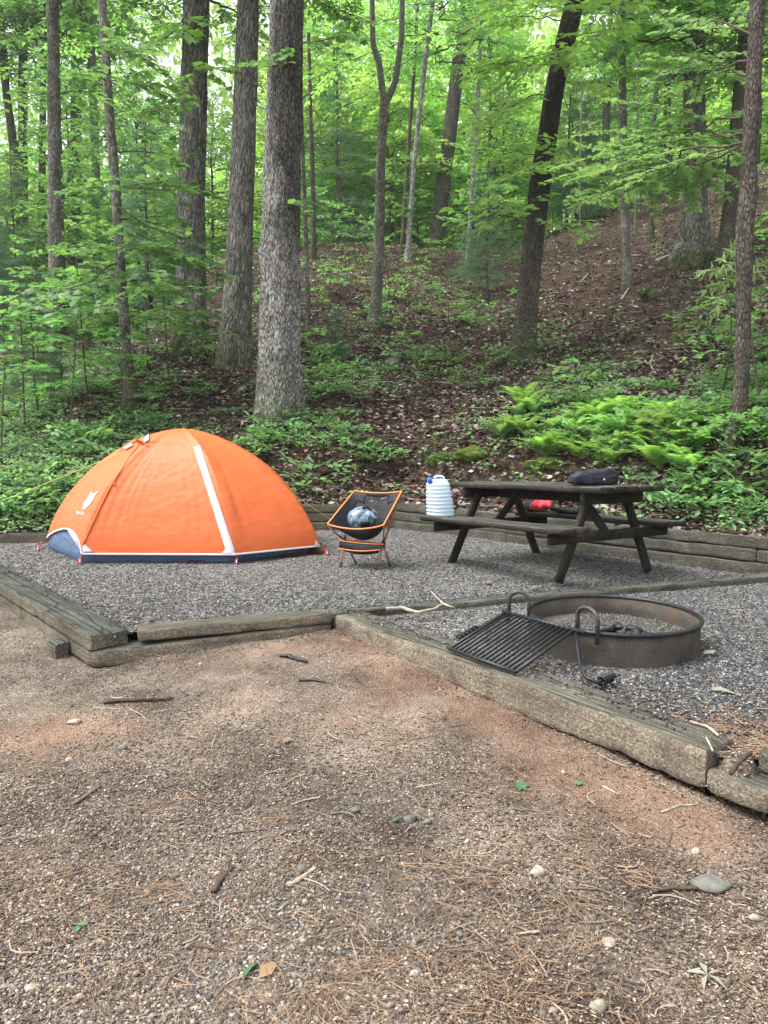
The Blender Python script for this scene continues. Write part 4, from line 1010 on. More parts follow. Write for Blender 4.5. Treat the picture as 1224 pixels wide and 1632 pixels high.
# ------------------------------------------------------------------ things on the table
jb = tl(-.742, -.598, ZBn + .001)
jug = thing('water_jug', jb, 'white ribbed collapsible water jug with blue cap standing on the near bench', 'water jug')
prof = [(0.0, 0.0), (.085, .0)]
nrib = 9; hh = .30
for i in range(nrib):
    q = i / (nrib - 1); ro = .124 - .012 * q - .008 * q * q; z0 = hh * i / nrib + .004
    prof += [(ro - .011, z0), (ro - .003, z0 + hh / nrib * .28), (ro, z0 + hh / nrib * .42), (ro - .003, z0 + hh / nrib * .56), (ro - .011, z0 + hh / nrib * .92)]
prof += [(.088, hh + .012), (.078, hh + .026), (.055, hh + .034), (.0, hh + .036)]
prof = np.array(prof); nn = 64; a = np.linspace(0, 2 * np.pi, nn, endpoint=False)
sq = (np.abs(np.cos(a)) ** 2.6 + np.abs(np.sin(a)) ** 2.6) ** (-1 / 2.6)
Pj = np.stack([prof[:, 0, None] * sq * np.cos(a + .4) - prof[:, 1, None] * .10, prof[:, 0, None] * sq * np.sin(a + .4) * .95, np.repeat(prof[:, 1, None], nn, 1) + .05 * prof[:, 1, None] / hh * prof[:, 0, None] * np.cos(a + .4)], -1) + jb
G = Geo(); G.grid(Pj, True); G.build('body', M['jug'], jug, True)
q = np.linspace(0, np.pi, 14); hc = jb + np.array([-.018, -.01, hh + .026])
G = Geo(); G.tube(np.stack([hc[0] + .045 * np.cos(q), hc[1] + 0 * q, hc[2] + .036 * np.sin(q) ** .5], -1), .010, 8); G.build('handle', M['jug'], jug, True)
G = Geo(); c0 = jb + np.array([-.100, -.055, hh + .010]); G.tube([c0, c0 + [-.014, -.02, .03]], [.024, .022], 14); cp = G.build('cap', M['blue_plastic'], jug, True)
G = Geo(); G.tube([c0 + [-.012, -.02, .028], c0 + [.035, -.035, .035]], .008, 6); G.build('spout', M['blue_plastic'], cp, True)

def pouch(c, L, Wd, H, yaw, seed, n=40, m=24, sharp=.55, taper=0.0, crump=1.0):
    a = np.linspace(0, 2 * np.pi, n, endpoint=False); b = np.linspace(-np.pi / 2, np.pi / 2, m)
    f = lambda t_, e: np.sign(t_) * np.abs(t_) ** e
    cb, sb = f(np.cos(b), sharp), f(np.sin(b), sharp)
    X_ = cb[:, None] * f(np.cos(a), .6)[None] * L / 2; Y_ = cb[:, None] * f(np.sin(a), .6)[None] * Wd / 2; Z_ = np.repeat((sb[:, None] * H / 2), n, 1)
    Z_ = (Z_ + H / 2) * (1 - taper * (.5 - X_ / L)); P_ = np.stack([X_, Y_, Z_], -1)
    P_[..., 2] += .10 * crump * H * fbm(P_ / L, 3.2, seed, 3) * (Z_ > .15 * H); P_[..., :2] *= (1 + .05 * crump * fbm(P_ / L, 3, seed + 3, 2))[..., None]
    P_[..., 2] = np.maximum(P_[..., 2], 0)
    return P_ @ np.array([[math.cos(yaw), math.sin(yaw), 0], [-math.sin(yaw), math.cos(yaw), 0], [0, 0, 1]]) + c
bc = at(946, 774, 6.22); bc[2] = ZT
# foot of the bag on the tabletop
lx, ly = ((bc[:2] - [TX, TY]) @ np.array([ct, st_]), (bc[:2] - [TX, TY]) @ np.array([-st_, ct])); bc = tl(lx, ly, ZT + .002)
bag = thing('soft_bag', bc, 'black soft zipped bag lying on top of the picnic table', 'bag')
G = Geo(); G.grid(pouch(bc, .385, .20, .145, -.10, 71, taper=.32, sharp=.36, crump=1.6), True); G.build('body', M['black_fabric'], bag, True)
G = Geo(); G.grid(pouch(bc + [-.115, -.045, .012], .19, .16, .095, .25, 73, taper=.25, sharp=.5, crump=2.5), True); G.build('flap', M['navy_fabric'], bag, True)
G = Geo(); q = np.linspace(0, 1, 20); G.tube(np.stack([bc[0] - .09 + .25 * q, bc[1] - .098 - .008 * np.sin(3.1 * q), bc[2] + .082 - .018 * np.sin(q * 3.4)], -1), .0035, 6); G.build('zip', M['navy_fabric'], bag, True)
G = Geo(); G.tube([bc + [.055, -.103, .052], bc + [.055, -.109, .052]], .008, 10); G.build('badge', M['white_tape'], bag, True)
rb = tl(.0, .56, ZBn + .002)
jk = thing('bundled_jacket', rb, 'red and black bundled jacket lying on the far bench under the tabletop', 'jacket')
rb0 = at(857, 806, 6.9); lx, ly = ((rb0[:2] - [TX, TY]) @ np.array([ct, st_]), (rb0[:2] - [TX, TY]) @ np.array([-st_, ct])); 
def bench_pt(px):
    # where the line of sight through that column crosses the far bench's middle line
    best = min((abs(612 + FPX * (p[0] / (p[1] * _c - (p[2] - CAM_H) * _s)) - px), i) for i, p in ((x_, tl(x_, .57, ZBn)) for x_ in np.linspace(-.8, .8, 161)))
    return tl(best[1], .57, ZBn + .002)
r1, r2, r3_ = bench_pt(862), bench_pt(846), bench_pt(915); jk.location = tuple(r1)
G = Geo(); G.grid(pouch(r1 + [0, 0, .01], .21, .20, .125, -.3, 81, sharp=.85, crump=3.2, taper=.3), True); G.build('red_body', M['red_fabric'], jk, True)
G = Geo(); G.grid(pouch(r2 + [.0, -.05, 0], .19, .17, .105, .6, 83, sharp=.9, crump=3.0), True); G.build('dark_sleeve', M['navy_fabric'], jk, True)
cl = thing('dark_cloth', r3_, 'flat dark cloth spread on the far bench beside the red jacket', 'cloth')
G = Geo(); G.grid(pouch(r3_, .52, .22, .06, TYAW + .1, 85, sharp=.8, crump=3), True); G.build('cloth_fold', M['black_fabric'], cl, True)
G = Geo(); G.grid(pouch(bench_pt(935) + [.0, -.02, .0], .16, .16, .085, .4, 87, sharp=.8), True); G.build('cloth_lump', M['navy_fabric'], cl, True)

# ------------------------------------------------------------------ fire ring with its swung-out grate
RC = np.array([1.305, 4.30, padz(1.305, 4.30)]); RR_, RH = .468, .172
ring = thing('fire_ring', RC, 'round brown steel campfire ring with black grate swung out over the timber', 'fire ring')
G = Geo(); G.lathe([(RR_, -.05), (RR_, .04), (RR_, .09), (RR_, RH), (RR_ - .006, RH), (RR_ - .006, .09), (RR_ - .006, -.05)], RC, 96); G.build('ring_wall', M['steel'], ring, True)
q = np.linspace(0, 2 * np.pi, 97); G = Geo(); G.tube(np.stack([RC[0] + (RR_ + .002) * np.cos(q), RC[1] + (RR_ + .002) * np.sin(q), RC[2] + RH + 0 * q], -1), .0125, 10, False); G.build('rim', M['iron'], ring, True)
G = Geo(); rr_ = np.linspace(0, RR_ - .01, 16); prof = [(r_, .035 + .03 * (r_ / RR_) ** 2) for r_ in rr_]; G.lathe(prof, RC, 48); G.v[-1][:, 2] += .012 * n2(G.v[-1][:, 0], G.v[-1][:, 1], 6, 91, 3)
tag(G.build('ash_bed', M['ash_bed'], None, True), 'pale grey ash and grit filling the fire ring', 'ash', None, 'stuff')
rs = np.random.RandomState(3); n = 6000; a, r_ = rs.rand(n) * 6.283, np.sqrt(rs.rand(n)) * (RR_ - .02)
sz = .006 + .008 * rs.rand(n); G = Geo(); scatter_stones(G, np.stack([RC[0] + r_ * np.cos(a), RC[1] + r_ * np.sin(a), RC[2] + .037 + .03 * (r_ / RR_) ** 2 + sz * .2], -1), sz, rs, 'oct', .8)
tag(G.build('ash_grit', M['ash']), kind='stuff')
def lump(g, c, s3, rs, kind='ico2', jit=.16):
    V, F = stone_template(kind); V = V * (1 + jit * 2 * (vnoise(V + rs.rand(3) * 50, 1.7, 3)))[:, None] * np.array(s3) / 2
    Rm = np.array(rot3(np.array([rs.rand() * 6.28]), np.array([rs.randn() * .3]), np.array([rs.rand() * 6.28])))[0]; g.add(V @ Rm.T + c, F)
for i in range(95):
    a_, rr0 = rs.rand() * 6.28, math.sqrt(rs.rand()) * .2; p = RC + np.array([-.02 + rr0 * 1.25 * math.cos(a_), -.17 + rr0 * .75 * math.sin(a_), .055 + .095 * (1 - rr0 / .2) + .012 * rs.rand()])
    G = Geo(); s_ = .026 + .030 * rs.rand(); lump(G, p, (s_ * 1.5, s_, s_ * .8), rs)
    o_ = G.build('charcoal', M['coal'], None); tag(o_, 'lump of black charcoal in the heap inside the fire ring', 'charcoal', 'charcoal lumps in the fire ring')
# two hoops that carry the grate
for fa, fb, top in ((gp(811, 976, RC[2] + RH), gp(843, 979, RC[2] + RH), .125), (gp(920, 1001, RC[2] + RH), gp(952, 1012, RC[2] + RH), .125)):
    q = np.linspace(0, np.pi, 15); mid = (fa + fb) / 2; h = (fb - fa) / 2; up_ = np.array([.0, 0, 1])
    arc = np.array([mid - h * math.cos(t_) + up_ * (top - .055 + .055 * math.sin(t_)) for t_ in q]); G = Geo(); G.tube(np.concatenate([[fa - [0, 0, .05]], arc, [fb - [0, 0, .05]]]), .0115, 10); G.build('hoop', M['iron_worn'], ring, True)
HZ = RC[2] + RH + .012
g1, g2, g3, g4 = gp(807, 976, HZ), gp(915, 1004, HZ), gp(822, 1071, .052), gp(716, 1034, .052)
G = Geo()
for a, b in ((g1, g4), (g4, g3), (g3, g2), (g2, g1)): G.tube([a, b], .0095, 10)
for i in range(1, 15):
    q = i / 15; a = g1 * (1 - q) + g2 * q; b = g4 * (1 - q) + g3 * q; G.tube([a + [0, 0, .002], b + [0, 0, .002]], .0072, 8)
gr_ = G.build('cooking_grate', M['iron'], ring, True)
G = Geo(); G.tube([g1 + (g1 - g2) * .06, g2 + (g2 - g1) * .14], .0105, 10); G.build('hinge_bar', M['iron'], ring, True)
def coil(pts, c0, c1, turns=5, r=.021):
    G = Geo(); G.tube(pts, .0095, 10); d = c1 - c0; L = np.linalg.norm(d); d /= L; n_ = np.cross(d, [0, 0, 1.0]); n_ /= np.linalg.norm(n_); b_ = np.cross(d, n_)
    t_ = np.linspace(0, 1, turns * 14); a_ = t_ * turns * 2 * np.pi
    G.tube(c0 + d * (t_ * L)[:, None] + r * (np.cos(a_)[:, None] * n_ + np.sin(a_)[:, None] * b_), .0062, 8); return G.build('coil_handle', M['iron'], gr_, True)
h0 = g2 + (g2 - g1) * .02 + [0, 0, -.01]; hb = gp(934, 1080, .035); hc_ = gp(950, 1087, .03); hd = gp(976, 1078, .035)
coil([h0, h0 * .45 + gp(922, 1050, .07) * .55, gp(925, 1062, .055), hb, hc_, hd], gp(956, 1086, .03), hd, 5, .019)
h1 = g1 + (g1 - g2) * .04; k0_ = gp(762, 1000, .06); k1_ = gp(732, 1017, .045)
coil([h1, gp(790, 985, .13), gp(775, 994, .085), k0_, k1_], k0_, k1_, 5, .017)

# ------------------------------------------------------------------ woodland: models of the repeated plants
def make_broadleaf(seed, H, z0, reach, nb, leafmat, lsize, tr=.07, leaf='ovate', step=.11):
    """a whole slender woodland tree standing at the origin"""
    rs = np.random.RandomState(seed); t = thing('forest_tree', (0, 0, 0), '', 'tree')
    m = 9; q = np.linspace(0, 1, m); path = np.stack([np.cumsum(rs.randn(m) * .06 * H / 8), np.cumsum(rs.randn(m) * .06 * H / 8), q * H - .3], -1); path[:, :2] -= path[0, :2]
    trunk(path, tr, tr * .25, 'trunk', 'bark_smooth' if seed % 2 else 'bark_dark', t, 12, .25, .35, .03, .05, seed, .3)
    G, Wd = Geo(), Geo()
    for i in range(nb):
        f = (i + rs.rand()) / nb; z = z0 + (H - z0) * f; a = i * 2.4 + rs.rand() * .8
        L = reach * (1 - .62 * f) * (.6 + .6 * rs.rand()); c = np.array([np.interp(z, path[:, 2], path[:, k]) for k in (0, 1)] + [z])
        el = .15 + .5 * f + rs.randn() * .12
        spray(G, Wd, c, (math.cos(a) * math.cos(el), math.sin(a) * math.cos(el), math.sin(el)), L, rs, leaf, lsize, .22, step, .95, .012 + .006 * L, True, .4)
    G.build('crown', M[leafmat], t); Wd.build('branches', M['twig'], t); return t
def make_conifer(seed, H, z0, reach, tr=.06, nl=22):
    rs = np.random.RandomState(seed); t = thing('conifer', (0, 0, 0), '', 'tree')
    path = np.stack([np.zeros(8), np.zeros(8), np.linspace(-.3, H, 8)], -1); path[:, :2] += np.cumsum(rs.randn(8, 2) * .02, 0)
    trunk(path, tr, .012, 'trunk', 'bark_dark', t, 10, .2, .3, .03, .04, seed, .2)
    P, D, Wd = [], [], Geo()
    for l in range(nl):
        f = (l + .5 * rs.rand()) / nl; z = z0 + (H - z0) * f
        for b in range(5):
            a = rs.rand() * 6.28; L = reach * (1 - f) ** .8 * (.6 + .5 * rs.rand()) + .12
            d = np.array([math.cos(a), math.sin(a), .12]); m = 7; q = np.linspace(0, 1, m)[:, None]; ax = np.array([0, 0, z]) + d * q * L - np.array([0, 0, .28 * L]) * q ** 2
            Wd.tube(ax, .010 * (1.1 - q[:, 0]), 3, False)
            sd = np.array([-d[1], d[0], 0])
            for j in range(max(4, int(L / .06))):
                qq = .12 + .88 * rs.rand(); c = np.array([np.interp(qq, q[:, 0], ax[:, k]) for k in range(3)]); s = rs.choice((-1, 1)); lt = L * .42 * (1.05 - qq) + .05
                dd = d * .75 + sd * s * .8 + np.array([0, 0, -.15 + .2 * rs.randn()]); dd /= np.linalg.norm(dd)
                for e in np.linspace(.1, 1, max(3, int(lt / .045))):
                    for k in range(4): P.append(c + dd * lt * e); D.append(dd * .6 + rs.randn(3) * .55)
    P, D = np.array(P), np.array(D); G = Geo(); put_leaves(G, P, D, rs.randn(len(P), 3) + [0, 0, .8], .085 + .05 * rs.rand(len(P)), 'sliver')
    G.build('foliage', M['needle'], t); Wd.build('branches', M['twig'], t); return t
def make_sapling(seed, H, tiers, L, leafmat, lsize, leaf='maple', z0=.35):
    rs = np.random.RandomState(seed); t = thing('sapling', (0, 0, 0), '', 'sapling'); G, Wd = Geo(), Geo()
    pth = np.stack([np.linspace(0, rs.randn() * .15, 8), np.linspace(0, rs.randn() * .15, 8), np.linspace(-.15, H, 8)], -1); Wd.tube(pth, np.linspace(.012, .004, 8) * (1 + H / 3), 6)
    for i in range(tiers):
        f = (i + .3 * rs.rand()) / max(1, tiers - 1); z = H * (z0 + (1 - z0) * min(f, 1)); a = i * 2.4 + rs.rand()
        c = np.array([np.interp(z, pth[:, 2], pth[:, k]) for k in range(3)])
        spray(G, Wd, c, (math.cos(a), math.sin(a), .22), L * (1.1 - .55 * f) * (.7 + .5 * rs.rand()), rs, leaf, lsize, .18, lsize * .8, .9, .006, True, .28)
    G.build('foliage', M[leafmat], t); Wd.build('stem', M['twig'], t); return t
def make_fern(seed, n, L, mat='fern'):
    rs = np.random.RandomState(seed); t = thing('fern', (0, 0, 0), '', 'fern'); P, D, N, Z = [], [], [], []; Wd = Geo()
    for i in range(n):
        a = i * 2.4 + rs.rand() * .5; l = L * (.7 + .5 * rs.rand()); q = np.linspace(0, 1, 26); el = .95 + .45 * rs.rand()
        r = l * q * math.cos(el) + l * .35 * q ** 2; z = l * q * math.sin(el) - l * .38 * q ** 2.6
        d = np.array([math.cos(a), math.sin(a), 0]); ax = d * r[:, None] + np.array([0, 0, 1]) * z[:, None]; T = np.gradient(ax, axis=0); T /= np.linalg.norm(T, axis=1)[:, None]; sd = np.array([-d[1], d[0], 0])
        Wd.tube(ax, .003 * (1.1 - q), 3, False)
        for k in range(4, 26):
            for s in (-1, 1):
                P.append(ax[k]); D.append(sd * s + T[k] * .45 + np.array([0, 0, -.1 + .12 * rs.randn()])); N.append(np.cross(T[k], sd) * np.sign(np.cross(T[k], sd)[2] + 1e-6) + rs.randn(3) * .12); Z.append(l * .17 * math.sin(math.pi * (q[k] * .88 + .12)) ** .8 + .008)
    G = Geo(); put_leaves(G, np.array(P), np.array(D), np.array(N), np.array(Z), 'pinna'); G.build('fronds', M[mat], t); Wd.build('stalks', M[mat], t); return t
def make_herb(seed, n, L, lsize, leafmat, h=.25):
    """low broad-leaved plant: several leaning stems with leaf sprays"""
    rs = np.random.RandomState(seed); t = thing('woodland_plant', (0, 0, 0), '', 'plant'); G, Wd = Geo(), Geo()
    for i in range(n):
        a = i * 2.4 + rs.rand(); r0 = .06 * rs.rand(); spray(G, Wd, (r0 * math.cos(a), r0 * math.sin(a), h * (.15 + .5 * rs.rand())), (math.cos(a), math.sin(a), .45 + .4 * rs.rand()), L * (.6 + .6 * rs.rand()), rs, 'ovate', lsize, .35, lsize * .75, .8, .004, True, .35)
        Wd.tube([(0, 0, -.05), (r0 * math.cos(a), r0 * math.sin(a), h * .45)], .004, 4)
    G.build('leaves', M[leafmat], t); Wd.build('stems', M['twig'], t); return t
def make_grass(seed, n, L):
    rs = np.random.RandomState(seed); t = thing('grass_tuft', (0, 0, 0), '', 'grass tuft'); G = Geo()
    for i in range(n):
        a = rs.rand() * 6.28; l = L * (.6 + .6 * rs.rand()); q = np.linspace(0, 1, 7); el = 1.0 + .4 * rs.rand(); d = np.array([math.cos(a), math.sin(a), 0]); sd = np.array([-d[1], d[0], 0])
        ax = d * (.03 * rs.rand() + l * q * math.cos(el) + l * .4 * q ** 2)[:, None] + np.array([0, 0, 1]) * (l * q * math.sin(el) - l * .7 * q ** 2.4)[:, None]; wv = (.0045 * (1 - q ** 2) + .0004)[:, None]
        G.grid(np.stack([ax - sd * wv, ax + sd * wv], 1))
    G.build('blades', M['grass'], t); return t
PROTO = []
def proto(p): PROTO.append(p); return p
def place(p, loc, rz, sc, label, group, used=set()):
    if p.name not in used:
        used.add(p.name); p.location = tuple(float(q) for q in loc); p.rotation_euler = (0, 0, rz); p.scale = (sc,) * 3; p['label'] = label
        if group: p['group'] = group
        return p
    return dup(p, loc, rz, sc, label, group)
def pix(P):
    P = np.asarray(P, float); d = P[..., 1] * _c - (P[..., 2] - CAM_H) * _s; up = P[..., 1] * _s + (P[..., 2] - CAM_H) * _c
    return 612 + FPX * P[..., 0] / d, 816 - FPX * up / d

# ------------------------------------------------------------------ the trees one can tell apart
CROWN = [make_broadleaf(100 + i, 9, .6, 3.0, 46, ('leaf_mid', 'leaf_bright')[i % 2], .17) for i in range(3)]   # models; used below as forest trees too
def crown_copy(root, src, loc, sc, rz):
    for ch in src.children:
        if ch.name.split('.')[0] in ('crown', 'branches'):
            c = ch.copy(); COL.objects.link(c); c.parent = root; c.location = tuple(np.array(loc) - np.array(root.location)); c.scale = (sc,) * 3; c.rotation_euler = (0, 0, rz)
TREES = [
 # base px,py ; path upward ; width at base / at the top of the path (px) ; bark ; label ; nth, furrow
 dict(p=[(442, 668), (446, 500), (450, 250), (457, 0)], w=(67, 53), m='bark_mottled', l='massive grey trunk directly behind the tent, widest in view, its upper right side stained dark', n=128, fr=.11, kn=5, cr=1, fl=.30),
 dict(p=[(374, 580), (384, 350), (396, 0)], w=(45, 34), m='bark_grey', l='big grey trunk with mossy foot just left of the widest trunk behind the tent', n=110, fr=.10, cr=1),
 dict(p=[(304, 556), (305, 300), (313, 0)], w=(47, 39), m='bark_grey', l='big dark grey furrowed trunk, left of the trunk with the mossy foot', n=110, fr=.14, cr=1),
 dict(p=[(209, 648), (197, 500), (184, 300), (172, 150), (163, 0)], w=(17, 13), m='bark_smooth', l='slim leaning young maple with leafy side branches, nearest trunk left behind the tent', n=28, fr=.02, cr=0),
 dict(p=[(88, 632), (88, 400), (86, 150), (84, 0)], w=(22, 18), m='bark_smooth', l='mottled pale trunk with mossy patches standing in the shrubs at far left', n=36, fr=.04, cr=1),
 dict(p=[(122, 520), (121, 250), (123, 0)], w=(19, 15), m='bark_dark', l='dark straight trunk between the mottled trunk and the slim leaning maple', n=32, fr=.05, cr=1),
 dict(p=[(156, 470), (152, 250), (142, 0)], w=(13, 12), m='bark_smooth', l='thin pale trunk just behind the slim leaning maple', n=24, fr=.03, cr=1),
 dict(p=[(38, 420), (24, 250), (9, 140), (0, 20)], w=(15, 11), m='bark_dark', l='dark trunk leaning left at the left edge', n=24, fr=.05, cr=1),
 dict(p=[(38, 400), (36, 200), (37, 30)], w=(14, 13), m='bark_dark', l='dark upright trunk just right of the left-leaning edge trunk', n=24, fr=.05, cr=1),
 dict(p=[(68, 410), (67, 250), (70, 60)], w=(12, 9), m='bark_dark', l='thin dark trunk half hidden behind the mottled pale trunk', n=20, fr=.04, cr=1),
 dict(p=[(598, 518), (604, 400), (607, 250), (612, 165)], w=(18, 14), m='bark_smooth', l='pale slender trunk forking into two stems on the slope above the chair', n=28, fr=.02, cr=0, fork=[[(612, 165), (604, 100), (594, 70), (593, 0)], [(612, 172), (630, 130), (640, 60), (641, 0)]]),
 dict(p=[(649, 416), (661, 250), (676, 110), (690, 0)], w=(8, 7), m='bark_birch', l='thin lichen-pale trunk leaning right, right of the forked trunk', n=18, fr=.02, cr=1),
 dict(p=[(641, 395), (650, 250), (662, 80)], w=(7, 5), m='bark_dark', l='very thin dark trunk behind the thin lichen-pale trunk', n=14, fr=.02, cr=0),
 dict(p=[(693, 392), (712, 250), (728, 120), (742, 20)], w=(25, 19), m='bark_dark', l='dark brown trunk leaning right on the ridge in the middle', n=36, fr=.06, cr=1),
 dict(p=[(744, 425), (756, 250), (764, 120)], w=(7, 6), m='bark_birch', l='thin white-mottled stem beside the young pine', n=14, fr=.02, cr=0),
 dict(p=[(833, 575), (846, 420), (862, 280), (888, 120), (917, 0)], w=(36, 29), m='bark_dark', l='leaning dark trunk on the slope behind the picnic table, black in its upper half', n=64, fr=.06, cr=1),
 dict(p=[(1001, 458), (994, 300), (992, 150), (990, 0)], w=(14, 11), m='bark_smooth', l='slender pale trunk on the bare brown slope at right', n=24, fr=.03, cr=1),
 dict(p=[(1108, 410), (1107, 250), (1106, 100), (1106, 0)], w=(36, 30), m='bark_grey', l='thick tan-grey trunk with spreading root flare near the ridge at right', n=64, fr=.04, cr=1, fl=.8),
 dict(p=[(1156, 420), (1166, 300), (1178, 150), (1188, 20)], w=(24, 16), m='bark_dark', l='brown trunk between the thick flared trunk and the white-barked stem', n=36, fr=.05, cr=1),
 dict(p=[(1172, 385), (1180, 250), (1188, 120), (1194, 0)], w=(10, 8), m='bark_birch', l='thin white-barked stem just left of the nearest right-hand trunk', n=18, fr=.02, cr=0),
 dict(p=[(1148, 742), (1166, 722), (1178, 680), (1182, 600), (1185, 480), (1194, 250), (1208, 0)], w=(24, 22), m='bark_dark', l='nearest right-hand trunk, slim, curved at its foot and hollowed low down', n=56, fr=.05, cr=1, kn=5, fl=.3),
 dict(p=[(500, 410), (498, 280), (494, 150)], w=(8, 6), m='bark_dark', l='thin dark dead spruce with bare side twigs right of the widest trunk', n=14, fr=.03, cr=0, dead=1),
 dict(p=[(492, 532), (488, 380), (482, 230)], w=(8, 6), m='bark_smooth', l='thin grey stem standing close right of the widest trunk', n=14, fr=.02, cr=0),
 dict(p=[(1040, 385), (1035, 300), (1043, 180), (1052, 60)], w=(7, 6), m='bark_dark', l='thin dark stem on the ridge left of the thick flared trunk', n=14, fr=.02, cr=0),
 dict(p=[(1066, 305), (1064, 200), (1062, 80)], w=(13, 11), m='bark_dark', l='dark trunk just over the ridge left of the thick flared trunk', n=18, fr=.04, cr=1),
 dict(p=[(1013, 372), (1013, 330), (1015, 180)], w=(4.5, 4), m='bark_smooth', l='pencil-thin pale stem on the bare slope right of the slender pale trunk', n=10, fr=.02, cr=0),
 dict(p=[(925, 368), (924, 300), (926, 200)], w=(3.5, 3), m='bark_smooth', l='hair-thin pale stem on the ridge right of the leaning dark trunk', n=10, fr=.02, cr=0),
 dict(p=[(968, 330), (968, 200), (972, 80)], w=(9, 7), m='bark_dark', l='dark narrow trunk beyond the ridge left of the slender pale trunk', n=14, fr=.03, cr=1),
]
rsT = np.random.RandomState(77); TR = {}
for i, d in enumerate(TREES):
    b = hill_at(*d['p'][0]); D = b[1]; off = rsT.rand(8) * .6 - .3
    pts = [b + np.array([0, .02, -.35])] + [at(x_, y_, D) for x_, y_ in d['p']]; pts[1] = b
    top = pts[-1]; dr = pts[-1] - pts[-2]; dr /= np.linalg.norm(dr); dr = dr + np.array([0, 0, .8]); dr /= np.linalg.norm(dr)
    ext = max(2.5, 13 - top[2]) if d['cr'] else 1.6
    r0, r1 = d['w'][0] / 2 * D / FPX, d['w'][1] / 2 * D / FPX
    full = pts + ([top + dr * ext * .5, top + dr * ext] if 'fork' not in d else [])
    L0 = sum(np.linalg.norm(np.diff(pts, axis=0), axis=1)); Lf = sum(np.linalg.norm(np.diff(full, axis=0), axis=1)); rend = max(.01, r0 + (r1 - r0) * (Lf / L0))
    t = thing('tree', b, d['l'], 'tree'); wood = []
    if 'fork' in d:
        for fk in d['fork']:
            fp = [at(x_, y_, D) for x_, y_ in fk]; e = fp[-1] - fp[-2]; e /= np.linalg.norm(e); fp += [fp[-1] + e * 1.5, fp[-1] + e * 3]
            s_ = np.linspace(0, len(fp) - 1, 30); fp = np.array(fp); fp = np.stack([np.interp(s_, np.arange(len(fp)), fp[:, k]) for k in range(3)], -1); wood.append((fp, r1 * .78, r1 * .4))
    if 'dead' in d:
        for k in range(34):
            z = b[2] + .6 + 3.6 * rsT.rand(); q = at(496, 300, D); c = np.array([np.interp(z, [p_[2] for p_ in pts], [p_[j] for p_ in pts]) for j in (0, 1)] + [z]); a = rsT.rand() * 6.28; l = .5 + .7 * rsT.rand()
            wood.append((np.array([c, c + np.array([math.cos(a), math.sin(a), -.1]) * l * .5, c + np.array([math.cos(a), math.sin(a), -.38]) * l]), .009, .003))
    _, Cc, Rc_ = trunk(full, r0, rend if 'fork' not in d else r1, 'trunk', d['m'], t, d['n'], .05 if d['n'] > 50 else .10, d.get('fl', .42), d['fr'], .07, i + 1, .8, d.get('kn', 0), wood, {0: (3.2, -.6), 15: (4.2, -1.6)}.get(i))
    if d['cr']:
        crown_copy(t, CROWN[i % 3], full[-1] - np.array([0, 0, 4.6]), .75 + .2 * rsT.rand(), rsT.rand() * 6)
    TR[i] = (t, b, D, full)

def add_sprays(ti, specs, mat, leaf, lsize, seed, name='foliage', **kw):
    """leafy branches of one tree; each runs from a point on the trunk (px) towards another pixel, at its own depth"""
    t, b, D, full = TR[ti]; rs = np.random.RandomState(seed); G = Geo()
    for (x0, y0, x1, y1, dd) in specs:
        Wd = Geo()
        a = at(x0, y0, D); e = at(x1, y1, D + dd); spray(G, Wd, a, e - a, np.linalg.norm(e - a), rs, leaf, lsize, .10, lsize * .72, kw.get('spread', .95), .012, True, .30)
        Wd.build('branch', M['twig'], t)
    G.build(name, M[mat], t)
# young maple: level tiers of leaves from knee height to the top of the frame
sp = []
for y0, n in ((60, 1), (130, 2), (185, 1), (240, 2), (300, 3), (350, 3), (400, 4), (450, 3), (500, 2)):
    for k in range(n):
        s = -1 if (k % 2) else 1; xt = 165 + (y0 / 640) * 45; sp.append((xt, y0, xt + s * (55 + 75 * rsT.rand()), y0 - 22 + 30 * rsT.rand(), -1.2 + 2.2 * rsT.rand()))
sp += [(170, 76, 300, 120, -.4), (186, 330, 320, 395, -.8), (190, 420, 60, 470, -1.6), (192, 430, 290, 455, -1.4), (190, 400, 330, 410, -.6)]
add_sprays(3, sp, 'leaf_maple', 'maple', .125, 5)
add_sprays(4, [(86, y_, 86 + s_ * (60 + 40 * rsT.rand()), y_ + 10 * rsT.randn(), -1 + rsT.rand()) for y_ in (60, 150, 330, 430, 500, 560) for s_ in (-1, 1)], 'leaf_maple', 'maple', .12, 6)
# big drooping leaves round the leaning dark trunk
add_sprays(15, [(868, 250, 770, 215, -1.2), (868, 262, 800, 262, -1.6), (860, 285, 905, 210, -1.0), (850, 330, 760, 300, -1.3), (846, 355, 905, 345, -1.2), (846, 350, 770, 345, -.8), (890, 110, 780, 60, -1.5), (895, 90, 760, 110, -1.2),
    (905, 40, 760, 20, -1.8), (900, 60, 790, 150, -1.4), (900, 70, 1000, 40, -1.2), (890, 130, 960, 120, -1.0), (880, 150, 760, 165, -1.0), (910, 20, 840, -30, -2.0), (905, 30, 1000, -20, -1.5)], 'leaf_bright', 'ovate', .20, 7, spread=.8)
